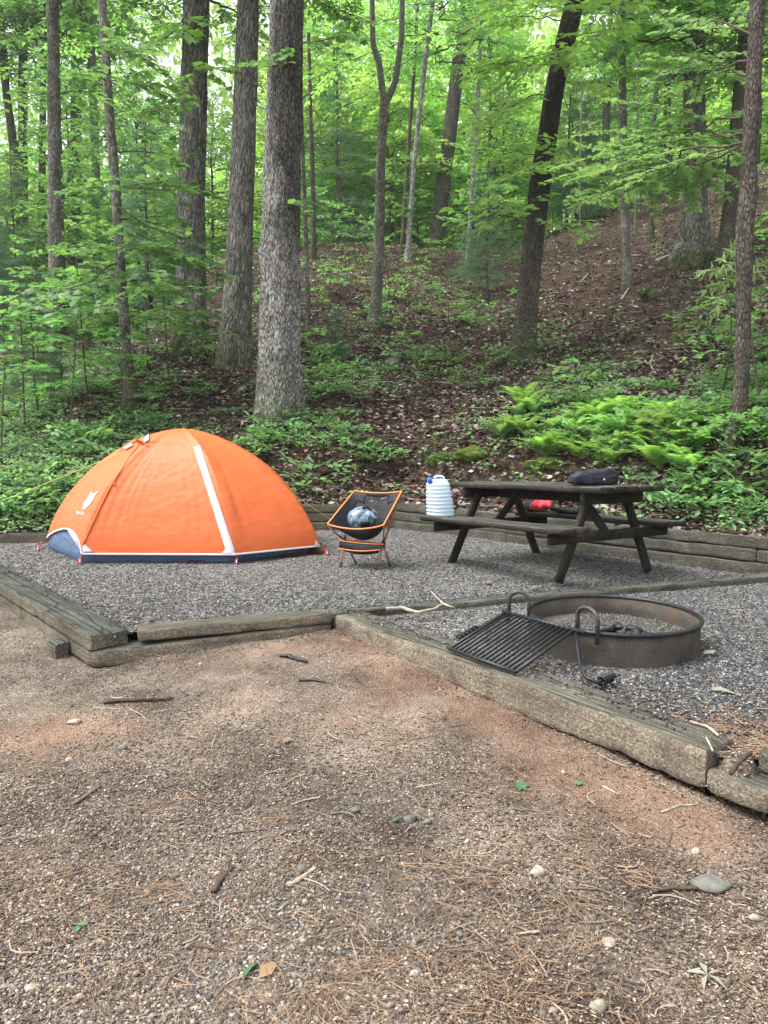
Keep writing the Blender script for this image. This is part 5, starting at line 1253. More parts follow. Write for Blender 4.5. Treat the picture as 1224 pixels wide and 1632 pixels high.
# wide pale spray reaching left from the nearest right-hand trunk
add_sprays(20, [(1192, 222, 935, 292, 2.2), (1190, 228, 985, 262, 2.4), (1192, 215, 1010, 228, 2.6), (1190, 225, 960, 282, 1.6), (1194, 180, 1060, 205, 2.0), (1198, 95, 1050, 110, 1.2), (1196, 120, 1080, 60, 1.5), (1200, 60, 1100, 15, 1.0), (1203, 40, 1230, 10, .5)], 'leaf_pale', 'maple', .085, 8)
add_sprays(0, [(470, 70, 560, 45, -.6), (470, 110, 410, 90, -.8), (440, 320, 495, 330, -.5)], 'leaf_maple', 'maple', .12, 9)
add_sprays(10, [(612, 80, 470, 118, -.4), (612, 140, 520, 180, -.6), (600, 40, 530, 20, .2), (640, 60, 700, 50, .3)], 'leaf_bright', 'ovate', .15, 10)
add_sprays(16, [(990, 120, 930, 60, -1), (990, 60, 1060, 30, -.6), (992, 180, 1050, 150, -.8), (990, 20, 920, 0, -.5)], 'leaf_mid', 'maple', .13, 12)
add_sprays(17, [(1100, 130, 1010, 90, -1.5), (1100, 60, 1000, 30, -1.2), (1110, 150, 1180, 120, -1), (1100, 200, 1030, 180, -1.0), (1105, 20, 1170, 0, -1)], 'leaf_bright', 'maple', .15, 13)
add_sprays(2, [(315, 60, 250, 30, -.8), (310, 110, 380, 95, -1), (300, 20, 240, 70, -.9)], 'leaf_bright', 'maple', .15, 14)

# ------------------------------------------------------------------ the wood behind
rsW = np.random.RandomState(21)
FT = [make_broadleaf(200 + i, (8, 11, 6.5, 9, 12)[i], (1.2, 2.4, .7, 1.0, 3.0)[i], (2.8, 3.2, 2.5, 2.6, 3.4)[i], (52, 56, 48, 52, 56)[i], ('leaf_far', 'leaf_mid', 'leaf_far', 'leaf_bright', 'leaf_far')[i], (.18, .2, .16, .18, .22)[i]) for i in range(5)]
FT += CROWN
spots = []
tries = 0
while len(spots) < 215 and tries < 9000:
    tries += 1; y = 15 + 48 * rsW.rand() ** 1.15; a = rsW.rand() * 1.36 - .68; x = a * y; u = float(udist(x, y))
    vis = (u < 19.5 + 9 * float(sstep(1, 13, x))) and (a > -.24)
    if vis or u < 5.5: continue
    if a <= -.24 and y < 25: continue
    if any((x - p_[0]) ** 2 + (y - p_[1]) ** 2 < (1.6 + y * .035) ** 2 for p_ in spots): continue
    spots.append((x, y))
kinds = ('yellow-green leaves', 'mid green leaves', 'pale green leaves', 'bright fresh leaves', 'high pale crown', 'fresh leafy branches', 'sunlit leafy branches', 'loose green crown')
for i, (x, y) in enumerate(spots):
    k = rsW.randint(len(FT)); place(FT[k], (x, y, float(hz(x, y)) - .1), rsW.rand() * 6.28, .8 + .5 * rsW.rand(), 'slender woodland tree with %s in the wood beyond the slope' % kinds[k], 'trees of the wood beyond the slope')
CN = [make_conifer(300, 6.5, .5, 1.9), make_conifer(301, 3.4, .45, 1.15, .03, 16)]
for i, (px, py, dd, sc, l) in enumerate(((905, 372, 2.5, 1.1, 'dark blue-green hemlock beyond the ridge right of the leaning dark trunk'), (800, 385, 5, 1.2, 'dark blue-green hemlock beyond the ridge left of the leaning dark trunk'), (955, 355, 4, 1.15, 'dusky hemlock beyond the ridge, left of the slender pale trunk'),
        (30, 560, 3, .85, 'dusky feathery pine among shrubs at the left edge'), (240, 520, 2, .8, 'dark hemlock filling the gap between the slim maple and the big furrowed trunk'), (540, 395, 5, 1.1, 'dark hemlock on the ridge left of the forked trunk'), (-20, 600, 1.5, .7, 'soft feathery pine cut by the left edge, low down'))):
    b = hill_at(px, py); b = np.array([b[0] * (b[1] + dd) / b[1], b[1] + dd, 0]); b[2] = hz(b[0], b[1]); place(CN[0], b, i * 1.3, sc, l, None)
for i, (px, py, sc, l) in enumerate(((775, 472, 1.0, 'soft young pine on the slope left of the leaning dark trunk'), (60, 660, .62, 'small feathery pine low in the shrubs at far left'), (535, 575, .3, 'tiny pine seedling on the slope below the forked trunk'), (150, 560, .75, 'small feathery pine behind the slim leaning maple'))):
    place(CN[1], hill_at(px, py), i * 1.7, sc, l, None)
# far off, the wood reads as one mass
n = 130000; a = rsW.rand(n) * 1.7 - .85; D = 62 + 26 * rsW.rand(n); x = a * D; z = -1 + 34 * rsW.rand(n) ** 1.35; cl = fbm(np.stack([x, D, z], -1), .22, 5, 3); k = rsW.rand(n) < np.clip(.75 + 1.3 * cl, .05, 1)
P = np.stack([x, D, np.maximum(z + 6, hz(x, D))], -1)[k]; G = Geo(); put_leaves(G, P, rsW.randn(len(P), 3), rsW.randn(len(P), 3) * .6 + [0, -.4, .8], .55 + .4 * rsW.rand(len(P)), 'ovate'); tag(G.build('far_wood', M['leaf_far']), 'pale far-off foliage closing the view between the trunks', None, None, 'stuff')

# ------------------------------------------------------------------ understory, ferns, plants on the slope
SP = [make_sapling(400, 1.7, 9, .85, 'leaf_maple', .115), make_sapling(401, 1.2, 8, .7, 'leaf_mid', .10, 'ovate', .3), make_sapling(402, 2.6, 12, 1.0, 'leaf_maple', .13, 'maple', .25), make_sapling(403, .8, 6, .55, 'leaf_mid', .10, 'maple', .4)]
for i, (px, py, k, sc, l) in enumerate((
    (345, 458, 3, 1.0, ''), (558, 470, 1, .9, 'layered small sapling on the slope left of the forked trunk'), (650, 470, 1, .8, 'leafy seedling bush on the slope right of the forked trunk'), (715, 520, 1, .75, 'low sapling with level leaves on the slope between the forked and leaning trunks'),
    (925, 400, 3, .9, 'thin bright seedling on the bare slope right of the leaning dark trunk'), (235, 590, 2, .8, 'leafy maple sapling right of the slim leaning maple'), (140, 640, 2, .9, 'leafy maple sapling between the mottled trunk and the slim maple'), (40, 690, 2, .85, 'tall maple sapling in the thicket at the left edge'),
    (10, 640, 0, 1.2, 'maple sapling behind the thicket at the left edge'), (110, 690, 0, 1.0, 'maple sapling low in front of the mottled trunk'), (175, 600, 0, 1.2, 'maple sapling behind the slim leaning maple'), (270, 610, 0, .9, 'low maple sapling left of the big furrowed trunk'), (335, 590, 1, .8, 'small sapling between the furrowed trunk and the mossy-footed trunk'),
    (200, 690, 0, .8, 'maple sapling at the foot of the slim leaning maple'), (60, 600, 2, 1.1, 'tall maple sapling left of the mottled trunk'), (1210, 560, 0, 1.0, 'broad-leaved sapling behind the nearest right-hand trunk'), (1130, 600, 1, .9, 'broad-leaved sapling left of the nearest right-hand trunk'), (1215, 650, 1, 1.0, 'broad-leaved sapling at the right edge beside the nearest trunk'),
    (560, 650, 3, .8, 'seedling maple on the slope right of the widest trunk'), (930, 660, 3, .8, 'bright seedling maple above the ferns'), (640, 600, 3, .9, 'seedling maple in the middle of the slope'), (520, 480, 3, 1.0, 'small maple sapling between the dead spruce and the forked trunk'), (770, 540, 3, 1.1, 'spreading maple seedling left of the foot of the leaning dark trunk'), (880, 580, 1, .6, 'small sapling right of the foot of the leaning dark trunk'), (690, 440, 0, .6, 'sapling high on the slope below the brown trunk on the ridge'), (500, 590, 3, 1.0, 'maple seedling just right of the widest trunk, low on the slope'), (800, 430, 1, .8, 'sapling high on the slope behind the leaning dark trunk'), (1080, 560, 3, .8, 'seedling on the slope right of the bare soil'), (600, 430, 0, .55, 'sapling by the forked trunk, high on the slope'), (0, 730, 0, .8, 'maple sapling by the low timber at the left edge'))):
    if not l: l = 'small maple seedling between the two big left trunks, high on the slope'
    place(SP[k], hill_at(px, py), i * 1.9, sc, l, None)
rsC = np.random.RandomState(17)
for i, px in enumerate((470, 530, 560, 630, 670, 720, 760, 800, 850, 880, 930, 965, 1020, 1050, 1085, 1140, 1170, 1210)):
    b = hill_at(px, 392 - 80 * max(0, (px - 700) / 500.) + 22 * rsC.rand()); place(SP[(2, 0, 1)[i % 3]], b, i * 2.1, .75 + .55 * rsC.rand(), 'leafy young sapling growing along the crest of the slope', 'saplings along the crest')
# lance-leaved shoots on the nearest right-hand trunk
t = thing('leafy_shrub', hill_at(1150, 640), 'bright lance-leaved shrub rising in front of the nearest right-hand trunk', 'shrub'); rs = np.random.RandomState(9); G, Wd = Geo(), Geo(); b = hill_at(1150, 640); D = b[1] - .3
hub = at(1165, 470, D); Wd.tube([b, (b + hub) / 2 + [.05, 0, 0], hub], [.012, .009, .006], 6)
for x1, y1, dd in ((1120, 430, -.3), (1118, 470, .2), (1140, 500, -.2), (1190, 385, .1), (1180, 360, -.2), (1215, 440, -.1), (1205, 470, .3), (1150, 415, -.4), (1228, 420, .1), (1165, 400, .2)):
    e = at(x1, y1, D + dd); m = 12; q = np.linspace(0, 1, m)[:, None]; ax = hub + (e - hub) * q + np.array([0, 0, .10]) * np.sin(np.pi * q); Wd.tube(ax, .005 * (1.1 - q[:, 0]), 5, False)
    dv_ = (e - hub) / np.linalg.norm(e - hub); Pq = np.repeat(ax[2:], 2, 0); Dq = dv_ * .5 + rs.randn(len(Pq), 3) * .55 + [0, 0, -.35]; put_leaves(G, Pq, Dq, rs.randn(len(Pq), 3) * .5 + [0, -.3, 1], .10 + .05 * rs.rand(len(Pq)), 'lance')
G.build('leaves', M['fern'], t); Wd.build('stems', M['twig'], t)
# ferns
FN = [make_fern(500 + i, 11 + i, (.46, .54, .38)[i], ('fern', 'leaf_bright', 'fern')[i]) for i in range(3)]; rs = np.random.RandomState(31); nf = 0
while nf < 95:
    px, py = 770 + 440 * rs.rand(), 640 + 125 * rs.rand()
    core = math.exp(-(((px - 985) / 150) ** 2 + ((py - 705) / 42) ** 2)) + .7 * math.exp(-(((px - 815) / 32) ** 2 + ((py - 690) / 22) ** 2)) + .35 * math.exp(-(((px - 1170) / 60) ** 2 + ((py - 720) / 50) ** 2))
    if rs.rand() > core or abs(px - 1165) < 40 or float(n2(px / 60., py / 22., 1, 77, 2)) < -.22: continue
    place(FN[nf % 3], hill_at(px, py), rs.rand() * 6.28, .45 + .5 * rs.rand(), ('feathery yellow-green fern in the fern bank behind the picnic table', 'tall arching mid-green fern in the fern bank behind the picnic table', 'small yellow-green fern in the fern bank behind the picnic table')[nf % 3], 'ferns on the bank'); nf += 1
o = make_fern(510, 9, .34, 'leaf_dark'); o.location = tuple(hill_at(1026, 480)); o['label'] = 'small dark green fern alone on the bare slope below the slender pale trunk'
GT = [make_grass(600, 60, .36)]
for i, (px, py, l) in enumerate(((690, 745, 'long grass tuft hanging from the bank behind the water jug'), (960, 740, 'grass tuft beside the ferns behind the black bag'), (710, 735, 'short grass tuft beside the mossy bank'), (1090, 810, 'grass tuft right of the picnic table'), (1180, 790, 'grass tuft on the bank near the right edge'))):
    place(GT[0], hill_at(px, py), i, 1.0 - .07 * i, l, None)
# leafy plants on the slope
HB = [make_herb(700, 7, .34, .085, 'cover', .25), make_herb(701, 6, .28, .07, 'cover', .2), make_herb(702, 8, .40, .10, 'leaf_mid', .3)]; rs = np.random.RandomState(41)
def cover_density(px, py):
    d = np.full(np.shape(px), .17)
    def blob(cx, cy, rx, ry, v):
        nonlocal d; d = np.maximum(d, v * np.exp(-(((px - cx) / rx) ** 2 + ((py - cy) / ry) ** 2) ** 1.5))
    blob(120, 760, 330, 110, 1.0); blob(60, 640, 230, 80, 1.0); blob(530, 725, 110, 45, .65); blob(520, 605, 120, 45, .55); blob(700, 590, 140, 36, .5); blob(640, 480, 220, 60, .42); blob(900, 540, 140, 50, .35); blob(560, 420, 110, 40, .5); blob(640, 735, 200, 22, .55)
    blob(990, 690, 210, 60, .75); blob(1180, 640, 90, 130, 1.0); blob(1170, 800, 140, 60, .75); blob(830, 575, 70, 30, .6); blob(740, 470, 90, 50, .4); blob(600, 560, 60, 40, .5); blob(430, 690, 120, 40, .8); blob(940, 610, 90, 30, .6); blob(350, 570, 90, 40, .45)
    d = d * (1 - .85 * np.exp(-(((px - 980) / 130) ** 2 + ((py - 470) / 90) ** 2) ** 2)) * (1 - .8 * np.exp(-(((px - 760) / 160) ** 2 + ((py - 785) / 28) ** 2) ** 2)) * (1 - .7 * np.exp(-(((px - 680) / 110) ** 2 + ((py - 655) / 30) ** 2) ** 2))
    return d
nh = 0
while nh < 215:
    px, py = rs.rand() * 1300 - 40, 430 + 400 * rs.rand()
    if rs.rand() > cover_density(np.array(px), np.array(py)) ** 1.6: continue
    b = hill_at(px, py)
    if udist(b[0], b[1]) < .3: continue
    place(HB[nh % 3], b, rs.rand() * 6.28, .6 + .6 * rs.rand(), ('leafy green woodland plant among the ground cover on the slope', 'low small-leaved woodland plant among the ground cover on the slope', 'large-leaved woodland plant among the ground cover on the slope')[nh % 3], 'leafy plants on the slope'); nh += 1

# ground cover and leaf litter (uncountable)
def hill_samples(n, rs, y0=6.0, y1=34, amax=.60):
    y = np.exp(np.log(y0) + rs.rand(n) * np.log(y1 / y0)); x = (rs.rand(n) * 2 - 1) * amax * y; k = udist(x, y) > .06; x, y = x[k], y[k]; z = hz(x, y); return x, y, z
rs = np.random.RandomState(51)
x, y, z = hill_samples(75000, rs); px, py = pix(np.stack([x, y, z], -1))
k = rs.rand(len(x)) < cover_density(px, py) * np.clip(.75 + 1.2 * n2(x, y, 1.1, 61, 3), .06, 1.2) * .55
x, y, z = x[k], y[k], z[k]; n = len(x); kk = 7
hh_ = .03 + .13 * rs.rand(n); a = rs.rand(n, kk) * 6.28; el = .25 * rs.randn(n, kk); rad = .02 + .05 * rs.rand(n, kk)
P = np.stack([x[:, None] + np.cos(a) * rad, y[:, None] + np.sin(a) * rad, z[:, None] + hh_[:, None] * (.5 + .5 * rs.rand(n, kk))], -1).reshape(-1, 3)
D_ = np.stack([np.cos(a), np.sin(a), el - .1], -1).reshape(-1, 3); sz = np.repeat(.035 + .05 * rs.rand(n), kk) * (.7 + .5 * rs.rand(n * kk))
G = Geo(); put_leaves(G, P, D_, np.array([0, -.15, 1]) + rs.randn(n * kk, 3) * .35, sz, 'ovate'); tag(G.build('ground_cover', M['cover']), 'low green ground cover scattered over the slope', None, None, 'stuff')
x, y, z = hill_samples(210000, rs, 6, 36); px, py = pix(np.stack([x, y, z], -1))
bare = np.exp(-(((px - 1010) / 110) ** 2 + ((py - 490) / 75) ** 2) ** 2); k = rs.rand(len(x)) < np.clip(.8 + .9 * n2(x, y, .9, 67, 3), .25, 1) * (.35 + .65 * sstep(330, 560, py)) * (1 - .75 * bare); x, y, z = x[k], y[k], z[k]; n = len(x); a = rs.rand(n) * 6.28
G = Geo(); put_leaves(G, np.stack([x, y, z + .012], -1), np.stack([np.cos(a), np.sin(a), .25 * rs.randn(n)], -1), np.array([0, -.25, 1]) + rs.randn(n, 3) * .45, .03 + .075 * rs.rand(n) ** 1.5, 'litter'); tag(G.build('leaf_litter', M['litter']), 'brown fallen leaves covering the slope', None, None, 'stuff')
x, y, z = hill_samples(900, rs, 7, 26); n = len(x); G = Geo(); strands(G, x, y, z, rs.randn(n) * .6, .15 + .5 * rs.rand(n) ** 2, .003 + .005 * rs.rand(n), rs.randn(n) * .15, rs, .03, 4); tag(G.build('fallen_twigs', M['stick']), kind='stuff')

# ------------------------------------------------------------------ small things lying about in front
rs = np.random.RandomState(91)
def dgp(px, py):
    p = gp(px, py, -.15)
    for _ in range(4): p = gp(px, py, float(dz(p[0], p[1])))
    return p
def pgp(px, py):
    p = gp(px, py, 0.0); return gp(px, py, float(padz(p[0], p[1])) + .008)
ROCKS = [(857, 1384, 30, 30, 'rock_pale', 'chunky whitish rock with yellow stain on the dirt right of centre'), (955, 1598, 38, 34, 'rock_pale', 'pale angular rock at the bottom edge, right of centre'), (969, 1500, 32, 12, 'rock_pale', 'flat pale stone half sunk in the dirt above the bottom angular rock'),
 (1133, 1404, 74, 14, 'rock_grey', 'large flat grey-green slab of stone lying in the dirt near the right edge'), (481, 1382, 23, 18, 'rock_grey', 'round brown-grey cobble in the middle foreground beside a pale stick'), (486, 1437, 14, 12, 'rock_pale', 'small white pebble below the round cobble'), (485, 1499, 15, 12, 'rock_pale', 'small cream pebble left of the fan of needles in the middle foreground'),
 (117, 1149, 24, 10, 'rock_pale', 'flat cream stone below the dark bark slab at left'), (112, 1210, 16, 10, 'rock_pale', 'small pointed pale stone at left below the flat cream stone'), (194, 1191, 18, 12, 'rock_grey', 'tan stone left of the short curved twig'), (565, 1290, 18, 12, 'rock_grey', 'grey-green chip of stone in the middle of the dirt'), (400, 1526, 13, 12, 'rock_pale', 'white pebble above the fallen green leaf at the bottom'),
 (654, 1305, 25, 14, 'rock_grey', 'bluish grey stone in the middle of the dirt'), (682, 1308, 15, 9, 'rock_grey', 'small grey stone just right of the bluish grey stone'), (898, 1231, 13, 9, 'rock_pale', 'little white stone near the timber border'), (661, 1550, 20, 10, 'rock_pale', 'flat white chip of stone at the bottom centre'), (708, 1490, 13, 11, 'rock_grey', 'grey nub of stone in the lower middle'),
 (1109, 1355, 20, 12, 'rock_pale', 'pale tan stone below the broken timber end'), (1202, 1462, 20, 10, 'rock_pale', 'crumbly white stone near the right edge'), (50, 1573, 24, 9, 'rock_pale', 'flat white stone in the lower left corner'), (705, 1044, 10, 7, 'rock_pale', 'tiny white stone in the dirt below the grate'), (320, 1058, 10, 7, 'rock_pale', 'tiny white stone below the front timber')]
for px, py, wpx, hpx, m, l in ROCKS:
    p = dgp(px, py + hpx * .3); k = p[1] / FPX; G = Geo(); V, F = stone_template('ico2'); sd = rs.rand(3) * 60
    V = V + 0
    for _ in range(9):
        nrm_ = rs.randn(3); nrm_ /= np.linalg.norm(nrm_); dd_ = V @ nrm_ - (.55 + .25 * rs.rand()); V = V - np.maximum(dd_, 0)[:, None] * nrm_
    V = V * (1 + .18 * vnoise(V + sd, 1.5, 3))[:, None]; hz_ = min(wpx * .5, hpx * .62) * k
    V = V * np.array([wpx * k / 2, wpx * k / 2 * .8, hz_]); a = rs.rand() * 6.28
    V[:, :2] = V[:, :2] @ np.array([[1, .15], [-.15, 1]]); G.add(V + p + [0, 0, hz_ * .25], F); tag(G.build('stone', M[m], None), l, 'stone')
STICKS = [([(177, 1459), (230, 1444), (280, 1432)], .004, 'stick', 'thin straight pale stick lying in the left foreground'), ([(340, 1425), (352, 1404), (360, 1396), (372, 1382)], .011, 'bark_piece', 'crooked dark piece of bark right of the thin straight stick'), ([(115, 1285), (138, 1270), (159, 1255)], .010, 'stick', 'short thick brown stick at left'),
 ([(212, 1180), (235, 1188), (252, 1210)], .003, 'stick', 'short curved twig in the left of the dirt'), ([(255, 1575), (285, 1550), (312, 1514)], .005, 'stick', 'brown stick slanting near the bottom left'), ([(540, 1450), (575, 1455), (605, 1480), (600, 1512), (585, 1540)], .004, 'stick', 'hooked twig beside the fan of needles in the middle foreground'), ([(458, 1415), (480, 1402), (503, 1385)], .010, 'lichen', 'pale flaky stick beside the round cobble'),
 ([(902, 1416), (960, 1420), (1012, 1443)], .004, 'stick', 'long thin twig right of the whitish rock'), ([(735, 1446), (757, 1445), (797, 1492)], .004, 'stick', 'bent twig in the lower middle'), ([(1054, 1296), (1080, 1286), (1112, 1283)], .004, 'lichen', 'pale twig in the clay below the broken timber end'), ([(1040, 1424), (1075, 1418), (1112, 1420)], .010, 'bark_piece', 'reddish strip of bark left of the grey stone slab'),
 ([(962, 1255), (987, 1267)], .005, 'lichen', 'short pale chip of wood near the timber border'), ([(165, 1122), (215, 1118), (272, 1116)], .014, 'bark_piece', 'dark flat slab of bark on the dirt below the left timber corner'), ([(448, 1046), (466, 1050), (488, 1058)], .016, 'coal', 'blackened piece of bark below the front timber'), ([(476, 1087), (497, 1085), (518, 1089)], .010, 'coal', 'second blackened scrap of bark, below the larger one'),
 ([(400, 1030), (420, 1034), (437, 1046)], .003, 'stick', 'thin twig leaning below the front timber'), ([(350, 1330), (420, 1322), (500, 1335)], .0025, 'stick', 'long wiry twig across the middle of the dirt'), ([(60, 1340), (30, 1360), (22, 1385)], .003, 'stick', 'curled twig near the left edge'), ([(980, 1395), (1040, 1388), (1095, 1412)], .003, 'stick', 'thin twig above the reddish strip of bark'), ([(640, 1275), (600, 1284), (560, 1280)], .0028, 'stick', 'slender twig left of the bluish grey stone')]
def polyl(pts, f, n=18):
    P_ = np.array([f(*q) for q in pts]); s_ = np.linspace(0, len(P_) - 1, n); return np.stack([np.interp(s_, np.arange(len(P_)), P_[:, k]) for k in range(3)], -1)
for pts, r_, m, l in STICKS:
    P_ = polyl(pts, dgp); P_ += .35 * r_ * fbm(P_, 40, 3, 2)[:, None] + [0, 0, r_ * .7]; rr_ = r_ * (1 - .35 * np.linspace(0, 1, len(P_))) * (1 + .25 * vnoise(P_, 60, 5)); G = Geo(); G.tube(P_, rr_, 7)
    if r_ > .0095: G.v[-1][:, 2] = P_[:, 2].mean() + (G.v[-1][:, 2] - P_[:, 2].mean()) * .6
    tag(G.build('stick' if m != 'bark_piece' else 'bark_piece', M[m], None), l, 'stick' if m != 'bark_piece' else 'bark')
for i, (px, py, L_, a0) in enumerate(((230, 1300, .10, 1.1), (320, 1282, .10, 2.6), (205, 1500, .11, 2.8), (98, 1462, .16, .9), (240, 1425, .10, .3), (545, 1475, .11, 4.2), (410, 1402, .10, 4.6), (420, 1315, .09, .8), (505, 1585, .12, 5.4), (905, 1432, .11, 4.9), (767, 1405, .13, 3.2), (827, 1597, .13, .4), (932, 1530, .12, .9), (630, 1538, .11, 3.0), (612, 1168, .07, 1.6), (150, 1560, .15, 4.4), (1010, 1400, .09, 5.6), (700, 1380, .1, 2.2))):
    p = dgp(px, py); G = Geo(); n = rs.randint(8, 26); a = a0 + (.25 + .5 * rs.rand()) * rs.randn(n); x0j = rs.randn(n, 2) * .028; L = L_ * (.7 + .5 * rs.rand(n)); x = p[0] + x0j[:, 0] + np.cos(a) * L / 2; y = p[1] + x0j[:, 1] + np.sin(a) * L / 2; strands(G, x, y, dz(x, y) + .004 + .010 * rs.rand(n), a, L, (.0006 + .0003 * rs.rand(n)), rs.randn(n) * .10, rs)
    tag(G.build('needle_fan', M['pine_needle'], None), 'fan-shaped cluster of dry brown pine needles lying on the dirt', 'pine needles', 'dry needle clusters on the dirt')
def flat_leaf(name, m, f, px, py, L, a, l, kind='ovate', cat='leaf', n=1):
    p = f(px, py) + np.array([0, 0, .010]); G = Geo(); aa = a + np.arange(n) * 6.283 / max(n, 1); put_leaves(G, np.repeat(p[None], n, 0), np.stack([np.cos(aa), np.sin(aa), .08 + 0 * aa], -1), np.array([0, 0, 1]) + rs.randn(n, 3) * .25, np.full(n, L), kind); tag(G.build(name, M[m], None), l, cat)
flat_leaf('fallen_leaf', 'green_fallen', dgp, 822, 1257, .055, .2, 'green fallen leaf in the middle of the dirt', 'maple'); flat_leaf('fallen_leaf', 'green_fallen', dgp, 926, 1254, .035, 2.2, 'smaller green fallen leaf beside the timber border', 'maple')
flat_leaf('fallen_leaf', 'green_fallen', dgp, 627, 1314, .035, 1.2, 'tiny green leaf left of the bluish grey stone'); flat_leaf('fallen_leaf', 'green_fallen', dgp, 385, 1570, .10, 1.3, 'long green leaf at the bottom, left of centre', 'lance'); flat_leaf('fallen_leaf', 'rust_leaf', dgp, 412, 1565, .07, 1.0, 'rust-coloured leaf touching the long green leaf at the bottom')
flat_leaf('seedling', 'pale_leaf', dgp, 1127, 1558, .062, .3, 'pale star-shaped sprig of leaves at the lower right', 'lance', 'sprig', 5); flat_leaf('seedling', 'green_fallen', dgp, 125, 1480, .03, .7, 'tiny green sprout in the left foreground', 'ovate', 'sprout', 3)
flat_leaf('fallen_leaf', 'rust_leaf', dgp, 450, 1187, .05, .8, 'curled brown leaf on the clay left of centre', 'litter'); flat_leaf('fallen_leaf', 'yellow_leaf', pgp, 772, 931, .07, .5, 'yellow fallen leaf on the gravel before the picnic table', 'maple'); flat_leaf('fallen_leaf', 'pale_leaf', pgp, 1130, 1102, .13, -.25, 'long pale dry leaf on the gravel right of the fire ring', 'lance')
flat_leaf('fallen_leaf', 'pale_leaf', pgp, 905, 910, .10, .2, 'pale dry leaf near the near table leg', 'litter'); flat_leaf('fallen_leaf', 'pale_leaf', pgp, 1120, 1045, .07, .1, 'small pale leaf right beside the fire ring', 'litter'); flat_leaf('fallen_leaf', 'rust_leaf', dgp, 458, 1022, .045, .6, 'orange-brown leaf under the front timber', 'litter'); flat_leaf('fallen_leaf', 'pale_leaf', pgp, 845, 940, .10, .1, 'whitish scrap on the divider behind the fire ring', 'litter')
# forked branch lying across the divider
t = thing('fallen_branch', gp(650, 970, .04), 'lichen-pale forked branch with a dark end lying across the divider', 'branch')
f_ = lambda x_, y_: gp(x_, y_, .055)
P_ = polyl([(582, 973), (610, 971), (640, 970), (668, 976), (690, 971), (706, 962)], f_, 40); P_ += .008 * fbm(P_, 12, 7, 2)[:, None]; G = Geo(); G.tube(P_[9:], .0115 - .003 * np.linspace(0, 1, 31) + .003 * vnoise(P_[9:], 25, 3), 9); G.build('limb', M['lichen'], t, True)
G = Geo(); G.tube(P_[:10], .0115 + .002 * vnoise(P_[:10], 25, 3), 9); G.build('dark_end', M['bark_piece'], t, True)
for e in ((686, 942), (724, 968)):
    Q_ = polyl([(706, 962), ((706 + e[0]) / 2 + 1, (962 + e[1]) / 2 + 1), e], f_, 12); G = Geo(); G.tube(Q_, .008 - .004 * np.linspace(0, 1, 12), 8); G.build('fork', M['lichen'], t, True)
# rocks, roots and moss on the slope
def mound(name, px, py, w_, h_, m, l, cat):
    p = hill_at(px, py); G = Geo(); V, F = stone_template('ico2'); import bmesh as _b
    bm = _b.new(); _b.ops.create_icosphere(bm, subdivisions=4, radius=1); V = np.array([v.co[:] for v in bm.verts]); F = np.array([[v.index for v in f.verts] for f in bm.faces]); bm.free()
    V = V * (1 + .25 * fbm(V + px, 1.5, 3, 3))[:, None]; k = p[1] / FPX; G.add(V * np.array([w_ * k / 2, w_ * k / 2 * .6, h_ * k]) * .9 + p, F); tag(G.build(name, M[m], None, True), l, cat)
mound('boulder', 625, 580, 32, 9, 'rock_grey', 'rounded grey rock in the leaves in the middle of the slope', 'rock'); mound('moss_mound', 752, 728, 70, 16, 'moss', 'mossy hump on the bank behind the left end of the picnic table', 'moss'); mound('moss_mound', 880, 742, 60, 12, 'moss', 'mossy hump on the bank below the ferns', 'moss'); mound('moss_mound', 520, 752, 60, 12, 'soil', 'bare earthy hump on the bank above the camp chair', 'earth')
for pts, r_, m, l in (([(1046, 418), (1068, 410), (1090, 408)], .05, 'lichen', 'pale root running left from the thick flared trunk'), ([(965, 540), (1010, 520), (1060, 505)], .02, 'stick', 'long dead stick on the bare slope below the lone dark fern'), ([(1040, 570), (1036, 585), (1046, 600)], .014, 'lichen', 'curved pale stick on the bare slope'), ([(925, 452), (938, 438)], .02, 'lichen', 'short pale stick left of the slender pale trunk'), ([(990, 480), (1002, 462)], .025, 'lichen', 'pale stick leaning at the foot of the slender pale trunk'), ([(1010, 410), (1020, 409)], .03, 'lichen', 'short pale log stub on the bare slope by the slender trunk')):
    P_ = polyl(pts, lambda x_, y_: hill_at(x_, y_) + np.array([0, 0, .03]), 14); G = Geo(); G.tube(P_, r_ * (1 - .4 * np.linspace(0, 1, 14)), 7); tag(G.build('fallen_stick', M[m], None, True), l, 'stick')

# ------------------------------------------------------------------ the damp air of the wood
hm = bpy.data.materials.new('haze'); hm.use_nodes = True; ht = hm.node_tree; ht.nodes.clear()
ho = ht.nodes.new('ShaderNodeOutputMaterial'); hv = ht.nodes.new('ShaderNodeVolumePrincipled'); hv.inputs['Color'].default_value = (.86, .95, .90, 1); hv.inputs['Density'].default_value = .0009; hv.inputs['Anisotropy'].default_value = .2
ht.links.new(hv.outputs[0], ho.inputs['Volume'])
G = Geo(); G.box((0, 10, 24), (260, 260, 52.6)); tag(G.build('haze', hm), kind='stuff')

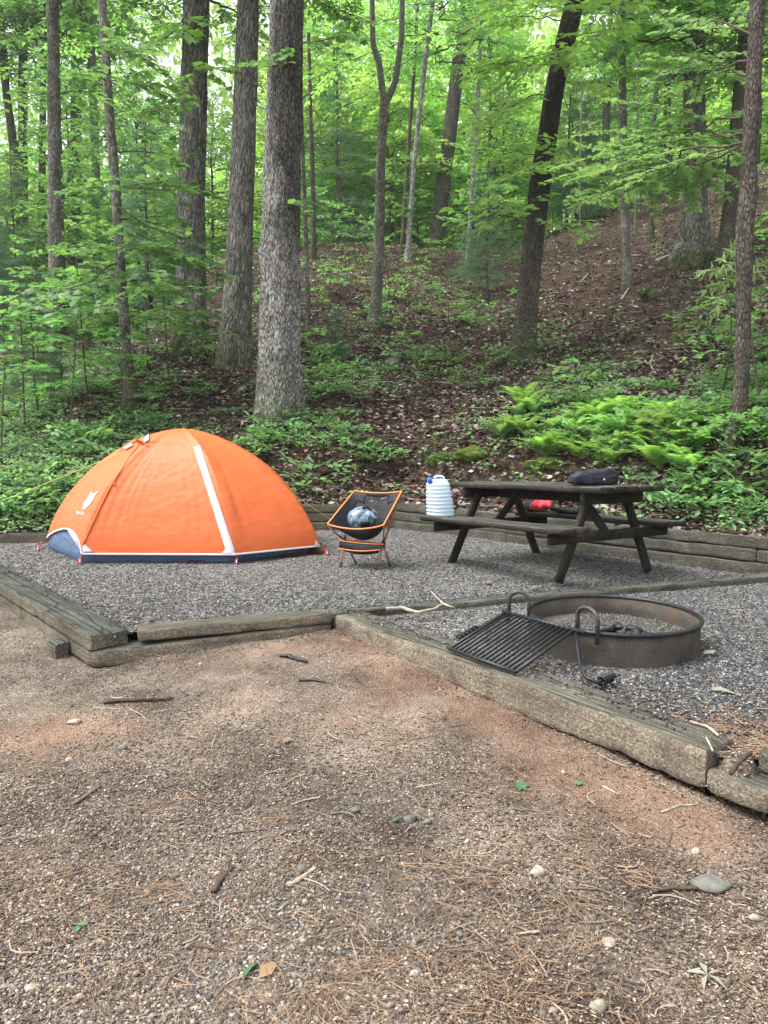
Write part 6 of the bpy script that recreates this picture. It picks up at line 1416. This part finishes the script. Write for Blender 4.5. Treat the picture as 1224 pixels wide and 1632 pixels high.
# earth, needles and splinters round the broken end of the side border
rs = np.random.RandomState(123); c0 = F1 + _o * .075 + nfb * .10; G = Geo(); q = np.linspace(-1, 1, 61); A_, B_ = np.meshgrid(q, q); rr_ = np.hypot(A_, B_)
hgt = np.clip(1 - rr_ ** 2, 0, 1) ** .8; P_ = c0 + A_[..., None] * _o * .085 + B_[..., None] * nfb * .10 + np.stack([0 * A_, 0 * A_, -.14 + .125 * hgt], -1); P_ += (.010 * fbm(P_, 22, 4, 4))[..., None] * np.array([.3, .3, 1]); G.grid(P_); tag(G.build('earth_heap', M['dirt'], None, True), 'brown earth fallen into the broken end of the tan timber border', None, None, 'stuff')
n = 260; x = c0[0] + .05 * rs.randn(n); y = c0[1] + .05 * rs.randn(n); sz = .006 + .016 * rs.rand(n) ** 2; zz = c0[2] - .14 + .125 * np.clip(1 - ((x - c0[0]) ** 2 + (y - c0[1]) ** 2) / .0085, 0, 1) ** .8; G = Geo(); scatter_stones(G, np.stack([x, y, zz + .004], -1), sz, rs, 'oct', .5); tag(G.build('heap_chips', M['chip']), kind='stuff')
n = 420; x = F1[0] + .22 + .20 * rs.randn(n); y = F1[1] + .16 + .13 * rs.randn(n); k = inpoly(x, y, PAD); x, y = x[k], y[k]; n = len(x); G = Geo(); strands(G, x, y, padz(x, y), rs.rand(n) * 3.14, .03 + .06 * rs.rand(n), .0008 + .0006 * rs.rand(n), rs.randn(n) * .12, rs, .014); tag(G.build('pad_needles', M['pine_needle']), kind='stuff')
for pts, r_, m, l in (([(1100, 1150), (1128, 1158), (1145, 1172)], .006, 'lichen', 'pale splintered stick on the gravel behind the broken timber end'), ([(1165, 1232), (1180, 1212), (1196, 1200)], .009, 'bark_piece', 'dark stub of wood leaning on the broken timber end'), ([(1125, 1174), (1131, 1186), (1136, 1197)], .004, 'lichen', 'pale twig hanging over the broken timber end')):
    P_ = polyl(pts, lambda x_, y_: gp(x_, y_, .04), 12); G = Geo(); G.tube(P_, r_ * (1 + .2 * vnoise(P_, 60, 5)), 7); tag(G.build('stick', M[m], None), l, 'stick')

# models that were never set out are removed
bpy.context.view_layer.update()
for o in list(bpy.data.objects):
    if o.type == 'EMPTY' and o.get('label', None) == '':
        for ch in list(o.children): bpy.data.objects.remove(ch)
        bpy.data.objects.remove(o)
